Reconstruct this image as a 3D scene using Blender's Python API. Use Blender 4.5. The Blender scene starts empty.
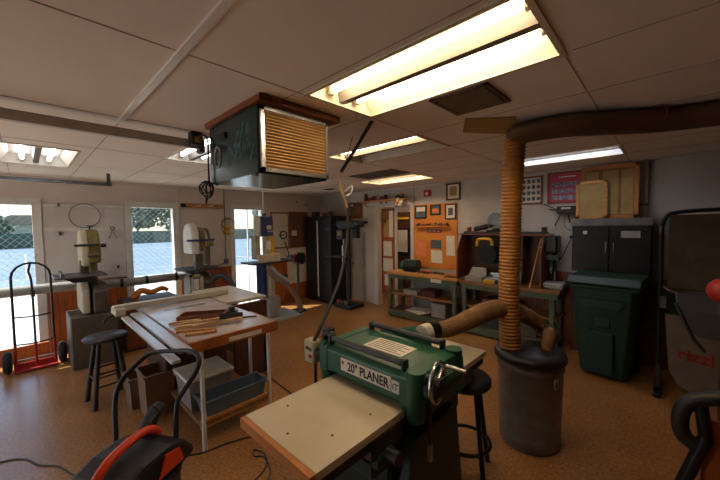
import bpy, math, random
from mathutils import Vector, Matrix, Euler
random.seed(7)
S = bpy.context.scene
COL = S.collection
PI = math.pi
H = 1.72; CEIL = 2.442; WX = -6.2; WY = 5.2
# ------------------------------------------------------------------ camera
F = 321.0
yaw, pitch, roll = [math.radians(a) for a in (-43.66, 2.74, -.86)]
fw = Vector((math.sin(yaw)*math.cos(pitch), math.cos(yaw)*math.cos(pitch), -math.sin(pitch)))
rt0 = Vector((math.cos(yaw), -math.sin(yaw), 0)); up0 = rt0.cross(fw)
rt = rt0*math.cos(roll)+up0*math.sin(roll); up = -rt0*math.sin(roll)+up0*math.cos(roll)
cd = bpy.data.cameras.new('camera'); cam = bpy.data.objects.new('camera', cd); COL.objects.link(cam)
M = Matrix((rt, up, -fw)).transposed().to_4x4(); M.translation = (0, 0, H); cam.matrix_world = M
cd.sensor_width = 36; cd.lens = F/720*36; cd.clip_start = .05; cd.clip_end = 400
S.camera = cam
def ray(px, py): return fw+rt*((px-360)/F)+up*((240-py)/F)
def at_z(px, py, z): d = ray(px, py); return Vector((0, 0, H))+d*((z-H)/d.z)
def at_x(px, py, x): d = ray(px, py); return Vector((0, 0, H))+d*(x/d.x)
def at_y(px, py, y): d = ray(px, py); return Vector((0, 0, H))+d*(y/d.y)
def at_d(px, py, k): return Vector((0, 0, H))+ray(px, py)*k
# ------------------------------------------------------------------ materials
def rgb(h):
    h = h.lstrip('#'); v = [int(h[i:i+2], 16)/255 for i in (0, 2, 4)]
    return tuple([(c/12.92 if c <= .04045 else ((c+.055)/1.055)**2.4) for c in v]+[1])
MATS = {}
def mat(name, c1, c2=None, rough=.6, metal=0, scale=8, stretch=(1, 1, 1), bump=0, detail=3, spec=.5, coat=0, contrast=(.3, .7)):
    if name in MATS: return MATS[name]
    m = bpy.data.materials.new(name); m.use_nodes = True; nt = m.node_tree; b = nt.nodes['Principled BSDF']
    b.inputs['Roughness'].default_value = rough; b.inputs['Metallic'].default_value = metal
    b.inputs['Specular IOR Level'].default_value = spec; b.inputs['Coat Weight'].default_value = coat
    a = rgb(c1); c = rgb(c2) if c2 else tuple([x*.8 for x in a[:3]]+[1])
    tc = nt.nodes.new('ShaderNodeTexCoord'); mp = nt.nodes.new('ShaderNodeMapping'); mp.inputs['Scale'].default_value = stretch
    n = nt.nodes.new('ShaderNodeTexNoise'); n.inputs['Scale'].default_value = scale; n.inputs['Detail'].default_value = detail
    r = nt.nodes.new('ShaderNodeValToRGB'); r.color_ramp.elements[0].position = contrast[0]; r.color_ramp.elements[1].position = contrast[1]
    r.color_ramp.elements[0].color = a; r.color_ramp.elements[1].color = c
    L = nt.links.new
    L(tc.outputs['Object'], mp.inputs[0]); L(mp.outputs[0], n.inputs['Vector']); L(n.outputs[0], r.inputs[0]); L(r.outputs[0], b.inputs['Base Color'])
    if bump:
        bp = nt.nodes.new('ShaderNodeBump'); bp.inputs['Strength'].default_value = bump; bp.inputs['Distance'].default_value = .01
        L(n.outputs[0], bp.inputs['Height']); L(bp.outputs[0], b.inputs['Normal'])
    MATS[name] = m; return m
def emit(name, col, s):
    m = bpy.data.materials.new(name); m.use_nodes = True; b = m.node_tree.nodes['Principled BSDF']
    b.inputs['Base Color'].default_value = (.8, .8, .8, 1); b.inputs['Emission Color'].default_value = rgb(col); b.inputs['Emission Strength'].default_value = s
    MATS[name] = m; return m
def glassmat(name, tint, gl=.06):
    m = bpy.data.materials.new(name); m.use_nodes = True; nt = m.node_tree; nt.nodes.clear()
    o = nt.nodes.new('ShaderNodeOutputMaterial'); mx = nt.nodes.new('ShaderNodeMixShader'); t = nt.nodes.new('ShaderNodeBsdfTransparent'); g = nt.nodes.new('ShaderNodeBsdfGlossy')
    t.inputs[0].default_value = rgb(tint); g.inputs['Roughness'].default_value = .03; mx.inputs[0].default_value = gl
    nt.links.new(t.outputs[0], mx.inputs[1]); nt.links.new(g.outputs[0], mx.inputs[2]); nt.links.new(mx.outputs[0], o.inputs[0]); MATS[name] = m; return m
def floor_mat():
    m = bpy.data.materials.new('floor_coating'); m.use_nodes = True; nt = m.node_tree; b = nt.nodes['Principled BSDF']; L = nt.links.new
    tc = nt.nodes.new('ShaderNodeTexCoord')
    n1 = nt.nodes.new('ShaderNodeTexNoise'); n1.inputs['Scale'].default_value = 48; n1.inputs['Detail'].default_value = 5
    n2 = nt.nodes.new('ShaderNodeTexNoise'); n2.inputs['Scale'].default_value = 1.6; n2.inputs['Detail'].default_value = 3
    r1 = nt.nodes.new('ShaderNodeValToRGB'); r1.color_ramp.elements[0].position = .32; r1.color_ramp.elements[0].color = rgb('#94673f'); r1.color_ramp.elements[1].position = .68; r1.color_ramp.elements[1].color = rgb('#ba8652')
    r2 = nt.nodes.new('ShaderNodeValToRGB'); r2.color_ramp.elements[0].position = .3; r2.color_ramp.elements[0].color = (.75, .72, .7, 1); r2.color_ramp.elements[1].position = .7; r2.color_ramp.elements[1].color = (1, 1, 1, 1)
    mx = nt.nodes.new('ShaderNodeMix'); mx.data_type = 'RGBA'; mx.blend_type = 'MULTIPLY'; mx.inputs[0].default_value = 1
    L(tc.outputs['Object'], n1.inputs['Vector']); L(tc.outputs['Object'], n2.inputs['Vector']); L(n1.outputs[0], r1.inputs[0]); L(n2.outputs[0], r2.inputs[0])
    L(r1.outputs[0], mx.inputs[6]); L(r2.outputs[0], mx.inputs[7]); L(mx.outputs[2], b.inputs['Base Color'])
    b.inputs['Roughness'].default_value = .24; b.inputs['Specular IOR Level'].default_value = .5
    bp = nt.nodes.new('ShaderNodeBump'); bp.inputs['Strength'].default_value = .2; bp.inputs['Distance'].default_value = .003
    L(n1.outputs[0], bp.inputs['Height']); L(bp.outputs[0], b.inputs['Normal'])
    return m
K = {}
def defm():
    m = mat
    K['ceil'] = m('ceiling_paint', '#efe6dc', '#e8ded3', .85, scale=1.4, bump=.0)
    K['groove'] = m('ceiling_joint', '#b5a79a', None, .8)
    K['strip'] = m('aluminium_strip', '#f0ebe4', '#e4ded6', .4, 0)
    K['wall'] = m('painted_wall', '#d6c9c0', '#cbbeb4', .8, scale=2)
    K['wallb'] = m('painted_siding', '#c2bab2', '#b4aca3', .75, scale=3)
    K['white'] = m('white_paint', '#dedad4', '#cfcac3', .5)
    K['panel'] = m('white_panel', '#d0c8c4', '#c4bab5', .55, scale=3)
    K['wains'] = m('orange_pine', '#b05c1e', '#8a4214', .5, scale=5, stretch=(6, 6, .6))
    K['pine'] = m('pine_board', '#c98f4c', '#a87238', .55, scale=6, stretch=(1, 6, 6))
    K['peg'] = m('orange_board', '#d8872a', '#c47420', .6, scale=4)
    K['wood'] = m('raw_wood', '#dcb887', '#bf9260', .6, scale=9, stretch=(2, 2, 8))
    K['dwood'] = m('dark_wood', '#5a3420', '#40230f', .55, scale=8, stretch=(4, 4, 1))
    K['trackp'] = m('painted_track', '#cfc8be', '#c2bab0', .6)
    K['raila'] = m('rail_satin', '#cfcfd0', '#bdbcbc', .3, .25)
    K['sheet2'] = m('grey_brown_sheet', '#7d6f66', '#70635b', .7)  # even grey-brown, darker than a white sheet
    K['apron'] = m('apron_wood', '#a8622c', '#8c4c20', .5, scale=8)
    K['binb'] = m('brown_tub', '#8a6e58', '#7a5f4b', .5)
    K['swood'] = m('stool_wood', '#3d3430', '#2a2320', .5, scale=8)
    K['rwood'] = m('red_wood', '#8a4a20', '#6b3413', .5, scale=8, stretch=(4, 4, 1))
    K['edge'] = m('orange_edging', '#c07a38', '#a8652a', .5, scale=6)
    K['ply'] = m('plywood', '#8d6038', '#734a28', .6, scale=6)
    K['black'] = m('black_metal', '#161618', '#0e0e10', .4, .2)
    K['bplas'] = m('black_plastic', '#1d1c1d', '#141314', .5)
    K['rub'] = m('rubber', '#181715', None, .8)
    K['dgrey'] = m('dark_grey', '#3a3a3c', '#2c2c2e', .5)
    K['cab'] = m('cabinet_grey', '#212224', '#1a1b1d', .35, .3)
    K['grey'] = m('grey_metal', '#77787a', '#606163', .4, .6)
    K['lgrey'] = m('light_grey', '#a7a5a1', '#918f8c', .5, .1)
    K['steel'] = m('steel', '#b4b6b8', '#9a9b9d', .25, .9)
    K['galv'] = m('galvanised', '#7c7b82', '#66656c', .3, .35, scale=12)
    K['chrome'] = m('chrome', '#dddddd', None, .12, 1)
    K['green'] = m('machine_green', '#1d5a42', '#174a36', .38, scale=5)
    K['dgreen'] = m('dark_green', '#11332a', '#0c251e', .45)
    K['bgreen'] = m('bench_green', '#55624a', '#48543e', .6, scale=5)
    K['bin'] = m('bin_green', '#0f2e26', '#0f3027', .5)
    K['heat'] = m('heater_green', '#27454a', '#1d3438', .2, .35, scale=3)
    K['teal'] = m('teal_paint', '#2e6a72', '#1f3a3c', .4, scale=25, contrast=(.42, .55))
    K['cream'] = m('cream_enamel', '#bdb292', '#a89d7e', .45)
    K['yellow'] = m('yellow_enamel', '#80703a', '#6e5f30', .45)
    K['brown'] = m('brown_metal', '#5c5040', '#4a4034', .5)
    K['lam'] = m('worn_laminate', '#cdbfa6', '#c0b198', .4, scale=4)
    K['sawtop'] = m('saw_top', '#cdc1ba', '#b3a49b', .25, .1, scale=5)
    K['alu'] = m('aluminium', '#c9cacc', '#a9aaac', .25, .8, stretch=(1, 8, 8))
    K['beige'] = m('beige_enamel', '#c8bda4', '#b8ac92', .45)
    K['orange'] = m('orange_plastic', '#e0431c', '#c93a17', .4)
    K['yell'] = m('yellow_plastic', '#e3b51d', '#cf9f12', .5)
    K['red'] = m('red_paint', '#a82018', '#8e1812', .5)
    K['blue'] = m('blue_enamel', '#2a3d74', '#22325f', .4)
    K['hose'] = m('tan_hose', '#a8702f', '#8d5a22', .55, scale=6)
    K['duct'] = m('tan_duct', '#5c3f29', '#49301e', .6, scale=5)
    K['cloth'] = m('brown_hose', '#8f6c48', '#7a5a3a', .8, scale=10)
    K['paper'] = m('paper', '#ddd6ca', '#d0c8bb', .8, scale=5)
    K['manila'] = m('yellowed_paper', '#a98c58', '#987a48', .8, scale=5)  # tan paper, colour darkened to stand in for weak light on the boards
    K['opaper'] = m('orange_paper', '#e8874a', None, .8)
    K['photo'] = m('photo_print', '#5a6a78', '#3c2a26', .5, scale=30)
    K['photo2'] = m('team_print', '#a8b0c8', '#3a2f55', .5, scale=40)
    K['pink'] = m('pink_print', '#c23a5a', '#b02c4c', .5)
    K['cork'] = m('cork', '#85583c', '#6a4028', .9, scale=30)
    K['tub'] = m('clear_tub', '#938a84', '#857c76', .35)
    K['tubblue'] = m('blue_tub', '#56646f', '#50647c', .35)
    K['tublid'] = m('white_lid', '#d6cfc0', None, .4)
    K['conc'] = m('pale_concrete', '#e2dcd0', '#d2ccc0', .8, scale=3)
    K['court'] = m('court_blue', '#6b7f92', '#63778a', .7, scale=1)
    K['courtg'] = m('court_green', '#57785c', '#4d6d53', .8, scale=1)
    K['screen'] = m('windscreen', '#36584c', '#304f44', .8, scale=1)
    K['leaf'] = m('foliage', '#7d8b7c', '#5f6e5f', .8, scale=2)
    K['bark'] = m('bark', '#6b5d4c', None, .9)
    K['house'] = m('pale_stucco', '#cfc8bc', None, .8)
    K['roof'] = m('roof_tile', '#a08878', None, .8)
    K['lip'] = m('fixture_frame', '#d8cfba', '#c9bfa8', .5)
    K['refl'] = m('reflector', '#d2cab8', None, .5)
    K['refl2'] = m('white_reflector', '#f2f2f2', None, .4)
    K['ballast'] = m('ballast_enamel', '#6e665a', None, .5)
    K['panelr'] = m('dim_wall', '#5b4a3e', '#4e3f34', .8)  # unseen right wall, coloured dark to cut bounced light
    K['vent'] = m('vent_brown', '#6a5748', '#574638', .6)
    K['slat'] = m('filter_slats', '#dcae70', '#c8985a', .6, scale=10)
    K['dark'] = m('dark_void', '#0c0b0b', None, .9)
    K['warm'] = emit('warm_tube', '#ffe4bc', 32)
    K['cool'] = emit('cool_tube', '#eef0ff', 11)
    K['glass'] = glassmat('window_glass', '#f2f6f6')
    K['floor'] = floor_mat()
defm()
# ------------------------------------------------------------------ mesh builder
class MB:
    def __init__(s): s.v = []; s.f = []; s.sm = []
    def add(s, vs, fs, smooth=False, X=None):
        n = len(s.v)
        for p in vs:
            p = Vector(p); s.v.append(X @ p if X is not None else p)
        for f in fs: s.f.append([n+i for i in f]); s.sm.append(smooth)
        return s
    def box(s, a, b, X=None, ch=0):
        x0, x1 = sorted((a[0], b[0])); y0, y1 = sorted((a[1], b[1])); z0, z1 = sorted((a[2], b[2]))
        ch = min(ch, (x1-x0)*.45, (y1-y0)*.45, (z1-z0)*.45)
        if ch <= 0:
            v = [(x, y, z) for z in (z0, z1) for (x, y) in ((x0, y0), (x1, y0), (x1, y1), (x0, y1))]
            return s.add(v, [(3, 2, 1, 0), (4, 5, 6, 7), (0, 1, 5, 4), (1, 2, 6, 5), (2, 3, 7, 6), (3, 0, 4, 7)], False, X)
        def ring(i, z): return [(x0+i+ch, y0+i, z), (x1-i-ch, y0+i, z), (x1-i, y0+i+ch, z), (x1-i, y1-i-ch, z), (x1-i-ch, y1-i, z), (x0+i+ch, y1-i, z), (x0+i, y1-i-ch, z), (x0+i, y0+i+ch, z)]
        v = ring(ch*.7, z0)+ring(0, z0+ch)+ring(0, z1-ch)+ring(ch*.7, z1)
        f = [tuple(reversed(range(8))), tuple(range(24, 32))]
        for k in range(3):
            for i in range(8): j = (i+1) % 8; f.append((k*8+i, k*8+j, k*8+8+j, k*8+8+i))
        return s.add(v, f, False, X)
    def cyl(s, p0, p1, r0, r1=None, n=16, caps=True, X=None):
        r1 = r0 if r1 is None else r1
        p0 = Vector(p0); p1 = Vector(p1); d = (p1-p0).normalized()
        a = d.orthogonal().normalized(); b = d.cross(a)
        v = [p0+(a*math.cos(t)+b*math.sin(t))*r0 for t in [2*PI*i/n for i in range(n)]]+[p1+(a*math.cos(t)+b*math.sin(t))*r1 for t in [2*PI*i/n for i in range(n)]]
        s.add(v, [(i, (i+1) % n, n+(i+1) % n, n+i) for i in range(n)], True, X)
        if caps:
            s.add(v[:n], [tuple(reversed(range(n)))], False, X); s.add(v[n:], [tuple(range(n))], False, X)
        return s
    def tube(s, pts, r, n=8, X=None, smooth=True, sub=1):
        pts = [Vector(p) for p in pts]
        if sub > 1:
            q = []
            for i in range(len(pts)-1):
                p0 = pts[max(i-1, 0)]; p1 = pts[i]; p2 = pts[i+1]; p3 = pts[min(i+2, len(pts)-1)]
                for k in range(sub):
                    t = k/sub; q.append(.5*((2*p1)+(-p0+p2)*t+(2*p0-5*p1+4*p2-p3)*t*t+(-p0+3*p1-3*p2+p3)*t**3))
            q.append(pts[-1]); pts = q
        m = len(pts); rs = r if callable(r) else (lambda t: r)
        a = None; v = []
        for i, p in enumerate(pts):
            d = (pts[min(i+1, m-1)]-pts[max(i-1, 0)]).normalized()
            a = d.orthogonal().normalized() if a is None else (a-d*a.dot(d)).normalized()
            b = d.cross(a); rr = rs(i/(m-1))
            v += [p+(a*math.cos(2*PI*k/n)+b*math.sin(2*PI*k/n))*rr for k in range(n)]
        f = []
        for i in range(m-1):
            for k in range(n): f.append((i*n+k, i*n+(k+1) % n, (i+1)*n+(k+1) % n, (i+1)*n+k))
        s.add(v, f, smooth, X); s.add(v[:n], [tuple(reversed(range(n)))], False, X); s.add(v[-n:], [tuple(range(n))], False, X)
        return s
    def lathe(s, prof, c=(0, 0, 0), n=24, X=None, closed=False):
        c = Vector(c); v = []
        for (r, z) in prof: v += [c+Vector((r*math.cos(2*PI*k/n), r*math.sin(2*PI*k/n), z)) for k in range(n)]
        f = []
        for i in range(len(prof)-1):
            for k in range(n): f.append((i*n+k, i*n+(k+1) % n, (i+1)*n+(k+1) % n, (i+1)*n+k))
        s.add(v, f, True, X)
        if prof[0][0] > 1e-4: s.add(v[:n], [tuple(reversed(range(n)))], False, X)
        if prof[-1][0] > 1e-4: s.add(v[-n:], [tuple(range(n))], False, X)
        return s
    def torus(s, c, R, r, axis='z', n=32, m=8, X=None, arc=(0, 2*PI), sq=1):
        pts = []
        full = abs(arc[1]-arc[0]-2*PI) < 1e-3
        cnt = n if full else n+1
        v = []; c = Vector(c)
        for i in range(cnt):
            t = arc[0]+(arc[1]-arc[0])*i/n
            for k in range(m):
                u = 2*PI*k/m; q = (R+r*math.cos(u)); x, y, z = q*math.cos(t), q*math.sin(t)*sq, r*math.sin(u)
                p = {'z': (x, y, z), 'y': (x, z, y), 'x': (z, x, y)}[axis]; v.append(c+Vector(p))
        f = []
        for i in range(n):
            j = (i+1) % cnt if full else i+1
            for k in range(m): f.append((i*m+k, j*m+k, j*m+(k+1) % m, i*m+(k+1) % m))
        return s.add(v, f, True, X)
    def prism(s, out, t0, t1, axis='y', X=None):
        def P(a, b, t): return {'x': (t, a, b), 'y': (a, t, b), 'z': (a, b, t)}[axis]
        n = len(out); v = [P(a, b, t0) for a, b in out]+[P(a, b, t1) for a, b in out]
        f = [tuple(range(n)), tuple(reversed(range(n, 2*n)))]+[(i, n+i, n+(i+1) % n, (i+1) % n) for i in range(n)]
        return s.add(v, f, False, X)
    def ball(s, c, r, n=14, m=10, X=None, sc=(1, 1, 1)):
        v = []; c = Vector(c)
        for i in range(m+1):
            ph = PI*i/m
            for k in range(n): t = 2*PI*k/n; v.append(c+Vector((r*sc[0]*math.sin(ph)*math.cos(t), r*sc[1]*math.sin(ph)*math.sin(t), r*sc[2]*math.cos(ph))))
        f = [(i*n+k, (i+1)*n+k, (i+1)*n+(k+1) % n, i*n+(k+1) % n) for i in range(m) for k in range(n)]
        return s.add(v, f, True, X)
    def quad(s, a, b, c, d): return s.add([a, b, c, d], [(0, 1, 2, 3)])
    def build(s, name, m, parent=None, bevel=0):
        me = bpy.data.meshes.new(name); off = root_loc(parent)
        me.from_pydata([tuple(p-off) for p in s.v], [], s.f); me.polygons.foreach_set('use_smooth', s.sm)
        me.validate(); me.update()
        import bmesh
        b = bmesh.new(); b.from_mesh(me); bmesh.ops.recalc_face_normals(b, faces=b.faces); b.to_mesh(me); b.free()
        me.materials.append(K[m] if isinstance(m, str) else m)
        o = bpy.data.objects.new(name, me); COL.objects.link(o)
        if parent: o.parent = parent
        if bevel:
            bv = o.modifiers.new('bevel', 'BEVEL'); bv.width = bevel; bv.segments = 2; bv.limit_method = 'ANGLE'
        return o
def root_loc(p):
    o = Vector((0, 0, 0))
    while p is not None: o = o+p.location; p = p.parent
    return o
def tag(o, label, cat, group=None, kind=None):
    if label: o['label'] = label
    if cat: o['category'] = cat
    if group: o['group'] = group
    if kind: o['kind'] = kind
    return o
def thing(name, label, cat, loc=(0, 0, 0), group=None):
    o = bpy.data.objects.new(name, None); COL.objects.link(o); o.location = loc; o.empty_display_size = .1
    return tag(o, label, cat, group)
def struct(name, mb, m): o = mb.build(name, m); o['kind'] = 'structure'; return o
def copy_tree(o, parent=None):
    c = o.copy(); COL.objects.link(c); c.parent = parent
    for ch in list(o.children): copy_tree(ch, c)
    return c
def B(a, b, ch=0, X=None): return MB().box(a, b, X, ch)
def text_mesh(txt, size, depth, m, name, origin, xdir, ydir, parent, bold=.0, sx=1):
    cu = bpy.data.curves.new('lettering', 'FONT'); cu.body = txt; cu.size = size; cu.extrude = depth; cu.offset = bold; cu.align_x = 'CENTER'; cu.align_y = 'CENTER'
    to = bpy.data.objects.new('lettering', cu); COL.objects.link(to); bpy.context.view_layer.update()
    me = bpy.data.meshes.new_from_object(to.evaluated_get(bpy.context.evaluated_depsgraph_get()))
    bpy.data.objects.remove(to)
    xd = Vector(xdir).normalized(); yd = Vector(ydir).normalized(); zd = xd.cross(yd)
    off = root_loc(parent)
    mt = Matrix((xd*sx, yd, zd)).transposed().to_4x4(); mt.translation = Vector(origin)-off
    me.transform(mt); me.materials.clear(); me.materials.append(K[m])
    o = bpy.data.objects.new(name, me); COL.objects.link(o); o.parent = parent
    return o
def plate(mb, u0, u1, v0, v1, holes, emit_box):
    us = sorted({u0, u1, *[h[0] for h in holes], *[h[1] for h in holes]}); vs = sorted({v0, v1, *[h[2] for h in holes], *[h[3] for h in holes]})
    us = [u for u in us if u0 <= u <= u1]; vs = [v for v in vs if v0 <= v <= v1]
    for i in range(len(us)-1):
        for j in range(len(vs)-1):
            cu = (us[i]+us[i+1])/2; cv = (vs[j]+vs[j+1])/2
            if any(h[0] < cu < h[1] and h[2] < cv < h[3] for h in holes): continue
            emit_box(us[i], us[i+1], vs[j], vs[j+1])
# ------------------------------------------------------------------ room shell
X1 = 2.6; Y0 = -2.6
struct('floor', B((WX-.12, Y0-.1, -.08), (X1+.1, 7.0, 0)), 'floor')
FX = [(-1.45, -.33, 1.10, 1.64), (-2.60, -1.48, 2.24, 2.78), (-3.76, -2.64, 3.93, 4.47), (-1.45, -.33, 3.94, 4.48), (-5.06, -3.94, -.14, .40), (-3.80, -2.68, 1.04, 1.58)]
mb = MB(); plate(mb, WX-.12, X1+.1, Y0-.1, WY+.12, FX, lambda a, b, c, d: mb.box((a, c, CEIL), (b, d, CEIL+.02))); struct('ceiling', mb, 'ceil')
struct('ceiling_hall', B((-5.4, WY+.12, CEIL), (-2.9, 7.0, CEIL+.02)), 'ceil')
mb = MB()
def infx(x, y): return any(h[0]-.01 < x < h[1]+.01 and h[2]-.01 < y < h[3]+.01 for h in FX)
gx = [-1.465+1.13*k for k in range(-4, 4)]; gy = [.485+.573*k for k in range(-5, 9)]
for x in gx:
    for k in range(160):
        y = Y0+k*.05
        if y < WY-.05 and not infx(x, y+.025): mb.box((x-.003, y, CEIL-.002), (x+.003, y+.05, CEIL+.001))
for y in gy:
    for k in range(180):
        x = WX+k*.05
        if x < X1-.05 and not infx(x+.025, y): mb.box((x, y-.003, CEIL-.002), (x+.05, y+.003, CEIL+.001))
struct('trim_1', mb, 'groove')
struct('trim_2', MB().box((-2.7, .465, CEIL-.012), (-.9, .497, CEIL)), 'strip')
D = [(-.85, .12, .10, 2.08), (1.17, 1.83, .10, 2.08), (2.86, 3.51, .04, 2.09)]
mb = MB(); plate(mb, Y0-.1, WY+.12, 0, CEIL, D, lambda a, b, c, d: mb.box((WX-.12, a, c), (WX, b, d))); struct('wall_left', mb, 'wall')
mb = MB(); plate(mb, WX, X1+.1, 0, CEIL, [(-4.45, -3.58, -.01, 2.07)], lambda a, b, c, d: mb.box((a, WY, c), (b, WY+.12, d))); struct('wall_back', mb, 'wallb')
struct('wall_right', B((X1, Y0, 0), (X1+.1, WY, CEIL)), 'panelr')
# the roll-up door opening behind the camera that the overhead tracks belong to
mb = MB(); plate(mb, WX, X1+.1, 0, CEIL, [(-5.3, -2.95, -.01, 2.12)], lambda a, b, c, d: mb.box((a, Y0-.1, c), (b, Y0, d))); struct('wall_front', mb, 'wall')
mb = MB().box((-5.4, 7.0, 0), (-2.9, 7.1, CEIL)).box((-5.5, WY+.12, 0), (-5.4, 7.1, CEIL)).box((-2.9, WY+.12, 0), (-2.8, 7.1, CEIL)); struct('wall_hall', mb, 'wall')
# siding joints on the back wall, wainscot and ledges
struct('trim_3', MB().box((-2.6, WY-.004, 1.705), (X1, WY, 1.711)).box((-2.6, WY-.004, 1.2), (X1, WY, 1.205)), 'groove')
mb = MB()
for a, b in ((Y0, -.93), (.20, 1.10), (1.90, 2.80), (3.58, WY)):
    n = max(1, round((b-a)/.1))
    for i in range(n):
        mb.box((WX, a+(b-a)*i/n+.002, 0), (WX+.02, a+(b-a)*(i+1)/n-.002, .93), ch=.004)
struct('trim_4', mb, 'wains')
struct('trim_5', MB().box((WX, .2, .93), (WX+.06, 1.1, .955)).box((WX, 1.9, .93), (WX+.03, 2.8, .945)), 'rwood')
struct('trim_6', MB().box((-2.6, WY-.02, .0), (-.15, WY, 1.02)), 'rwood')
# upper white panels with battens between the first two windows
mb = MB().box((WX, .19, .97), (WX+.012, 1.10, 1.70)).box((WX, .19, 1.715), (WX+.012, 1.10, 2.06)); struct('trim_7', mb, 'panel')
struct('trim_8', MB().box((WX+.013, .19, 1.69), (WX+.03, 1.10, 1.74)).box((WX+.013, .19, 2.035), (WX+.03, 1.10, 2.075)).box((WX, 1.9, 1.45), (WX+.008, 1.905, 2.4)), 'white')
struct('trim_9', MB().box((WX, Y0, CEIL-.03), (WX+.02, WY, CEIL)).box((WX, WY-.02, CEIL-.025), (-2.9, WY, CEIL)), 'wall')
def opening(name, y0, y1, z0, z1, mull=None, rail=None):
    mb = MB(); w = .06
    mb.box((WX-.10, y0, z0+.03), (WX+.02, y0+.03, z1-.03)).box((WX-.10, y1-.03, z0+.03), (WX+.02, y1, z1-.03)).box((WX-.10, y0, z1-.03), (WX+.02, y1, z1)).box((WX-.10, y0, z0), (WX+.02, y1, z0+.03))
    mb.box((WX+.001, y0-w, z0-.04), (WX+.025, y0-.001, z1)).box((WX+.001, y1+.001, z0-.04), (WX+.025, y1+w, z1)).box((WX+.001, y0-w, z1+.001), (WX+.025, y1+w, z1+w))
    if mull: mb.box((WX-.08, mull-.008, z0), (WX-.05, mull+.008, z1))
    if rail: mb.box((WX-.08, y0, rail-.012), (WX-.045, y1, rail+.012))
    o = struct(name, mb, 'white')
    g = MB().box((WX-.066, y0+.03, z0+.03), (WX-.062, y1-.03, z1-.03)).build('pane', 'glass', o)
    return o
opening('window_1', *D[0], rail=None); opening('window_2', *D[1]); dd = opening('door_1', *D[2], mull=3.2)
MB().box((WX-.03, 3.44, 1.0), (WX+.03, 3.47, 1.04)).build('door_handle', 'grey', dd)
# inner doorway
mb = MB()
mb.box((-4.52, WY-.03, 0), (-4.42, WY+.115, 2.07)).box((-3.58, WY-.03, 0), (-3.51, WY+.115, 2.07))
mb.box((-4.52, WY-.03, 2.07), (-3.51, WY+.12, 2.14)); mb
struct('door_2', mb, 'panel')
# ------------------------------------------------------------------ ceiling lights
def troffer(i, lab, mt, tubes=(1, 1)):
    x0, x1, y0, y1 = FX[i]
    t = thing('ceiling_light', lab, 'ceiling light', ((x0+x1)/2, (y0+y1)/2, CEIL), 'fluorescent troffers in the ceiling')
    w = .018
    MB().box((x0-.005, y0-.005, CEIL-.008), (x1+.005, y0+w, CEIL)).box((x0-.005, y1-w, CEIL-.008), (x1+.005, y1+.005, CEIL)).box((x0-.005, y0, CEIL-.008), (x0+w, y1, CEIL)).box((x1-w, y0, CEIL-.008), (x1+.005, y1, CEIL)).build('frame', 'lip', t)
    mb = MB(); d = .10; c = (y0+y1)/2
    for a, b in ((y0+.002, y0+.03), (y1-.03, y1-.002)): pass
    z = CEIL+.001; zt = CEIL+d
    prof = [(y0+.004, z), (y0+.07, zt), (c-.04, zt), (c+.04, zt), (y1-.07, zt), (y1-.004, z)]
    for k in range(len(prof)-1):
        (a, za), (b, zb) = prof[k], prof[k+1]
        mb.add([(x0+.004, a, za), (x1-.004, a, za), (x1-.004, b, zb), (x0+.004, b, zb), (x0+.004, a, za+.004), (x1-.004, a, za+.004), (x1-.004, b, zb+.004), (x0+.004, b, zb+.004)], [(0, 1, 2, 3), (7, 6, 5, 4), (0, 4, 5, 1), (2, 6, 7, 3)])
    mb.box((x0+.002, y0+.004, z), (x0+.006, y1-.004, zt+.01)).box((x1-.006, y0+.004, z), (x1-.002, y1-.004, zt+.01))
    mb.build('reflector', 'refl2' if i == 3 else 'refl', t)
    MB().prism([(c-.04, zt-.002), (c+.04, zt-.002), (c+.022, CEIL+.012), (c-.022, CEIL+.012)], x0+.01, x1-.01, 'x').build('ballast_cover', 'ballast', t)
    for k, yy in enumerate((y0+.165, y1-.165)):
        on = tubes[k]
        MB().cyl((x0+.05, yy, CEIL+.055), (x1-.05, yy, CEIL+.055), .019, n=14).build('tube', mt if on else 'white', t)
        for xx in (x0+.02, x1-.05): MB().box((xx, yy-.015, CEIL+.03), (xx+.03, yy+.015, CEIL+.09)).build('socket', 'lip', t)
    return t
troffer(0, 'large bright two-tube ceiling light nearest the camera, beside the brown vent', 'warm')
troffer(1, 'two-tube ceiling light beyond the hanging power cord, its far tube dark', 'warm', (1, 0))
troffer(2, 'small farthest warm ceiling light in front of the toy shelf doorway', 'warm')
troffer(3, 'cool white ceiling light by the right back wall, above the framed pennant', 'cool', (1, 1))
troffer(4, 'ceiling light at the left edge of the picture with short bright tubes', 'cool', (1, 1))
troffer(5, 'ceiling light partly hidden behind the hanging green air cleaner', 'cool', (1, 1))
# ------------------------------------------------------------------ vents
t = thing('ceiling_vent', 'brown louvred square air vent in the ceiling beside the large light', 'vent', (-.85, 1.84, CEIL))
MB().box((-1.02, 1.67, CEIL-.012), (-.68, 1.69, CEIL)).box((-1.02, 2.0, CEIL-.012), (-.68, 2.02, CEIL)).box((-1.02, 1.67, CEIL-.012), (-1.0, 2.02, CEIL)).box((-.7, 1.67, CEIL-.012), (-.68, 2.02, CEIL)).build('frame', 'vent', t)
B((-1.0, 1.69, CEIL-.003), (-.7, 2.0, CEIL-.001)).build('backing', 'dark', t)
for k in range(7):
    y = 1.71+k*.042; MB().add([(-.99, y, CEIL-.003), (-.71, y, CEIL-.003), (-.71, y+.025, CEIL-.018), (-.99, y+.025, CEIL-.018), (-.99, y+.004, CEIL-.001), (-.71, y+.004, CEIL-.001), (-.71, y+.029, CEIL-.016), (-.99, y+.029, CEIL-.016)], [(0, 1, 2, 3), (7, 6, 5, 4), (0, 3, 7, 4), (1, 5, 6, 2)]).build('slat', 'vent', t)
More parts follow.
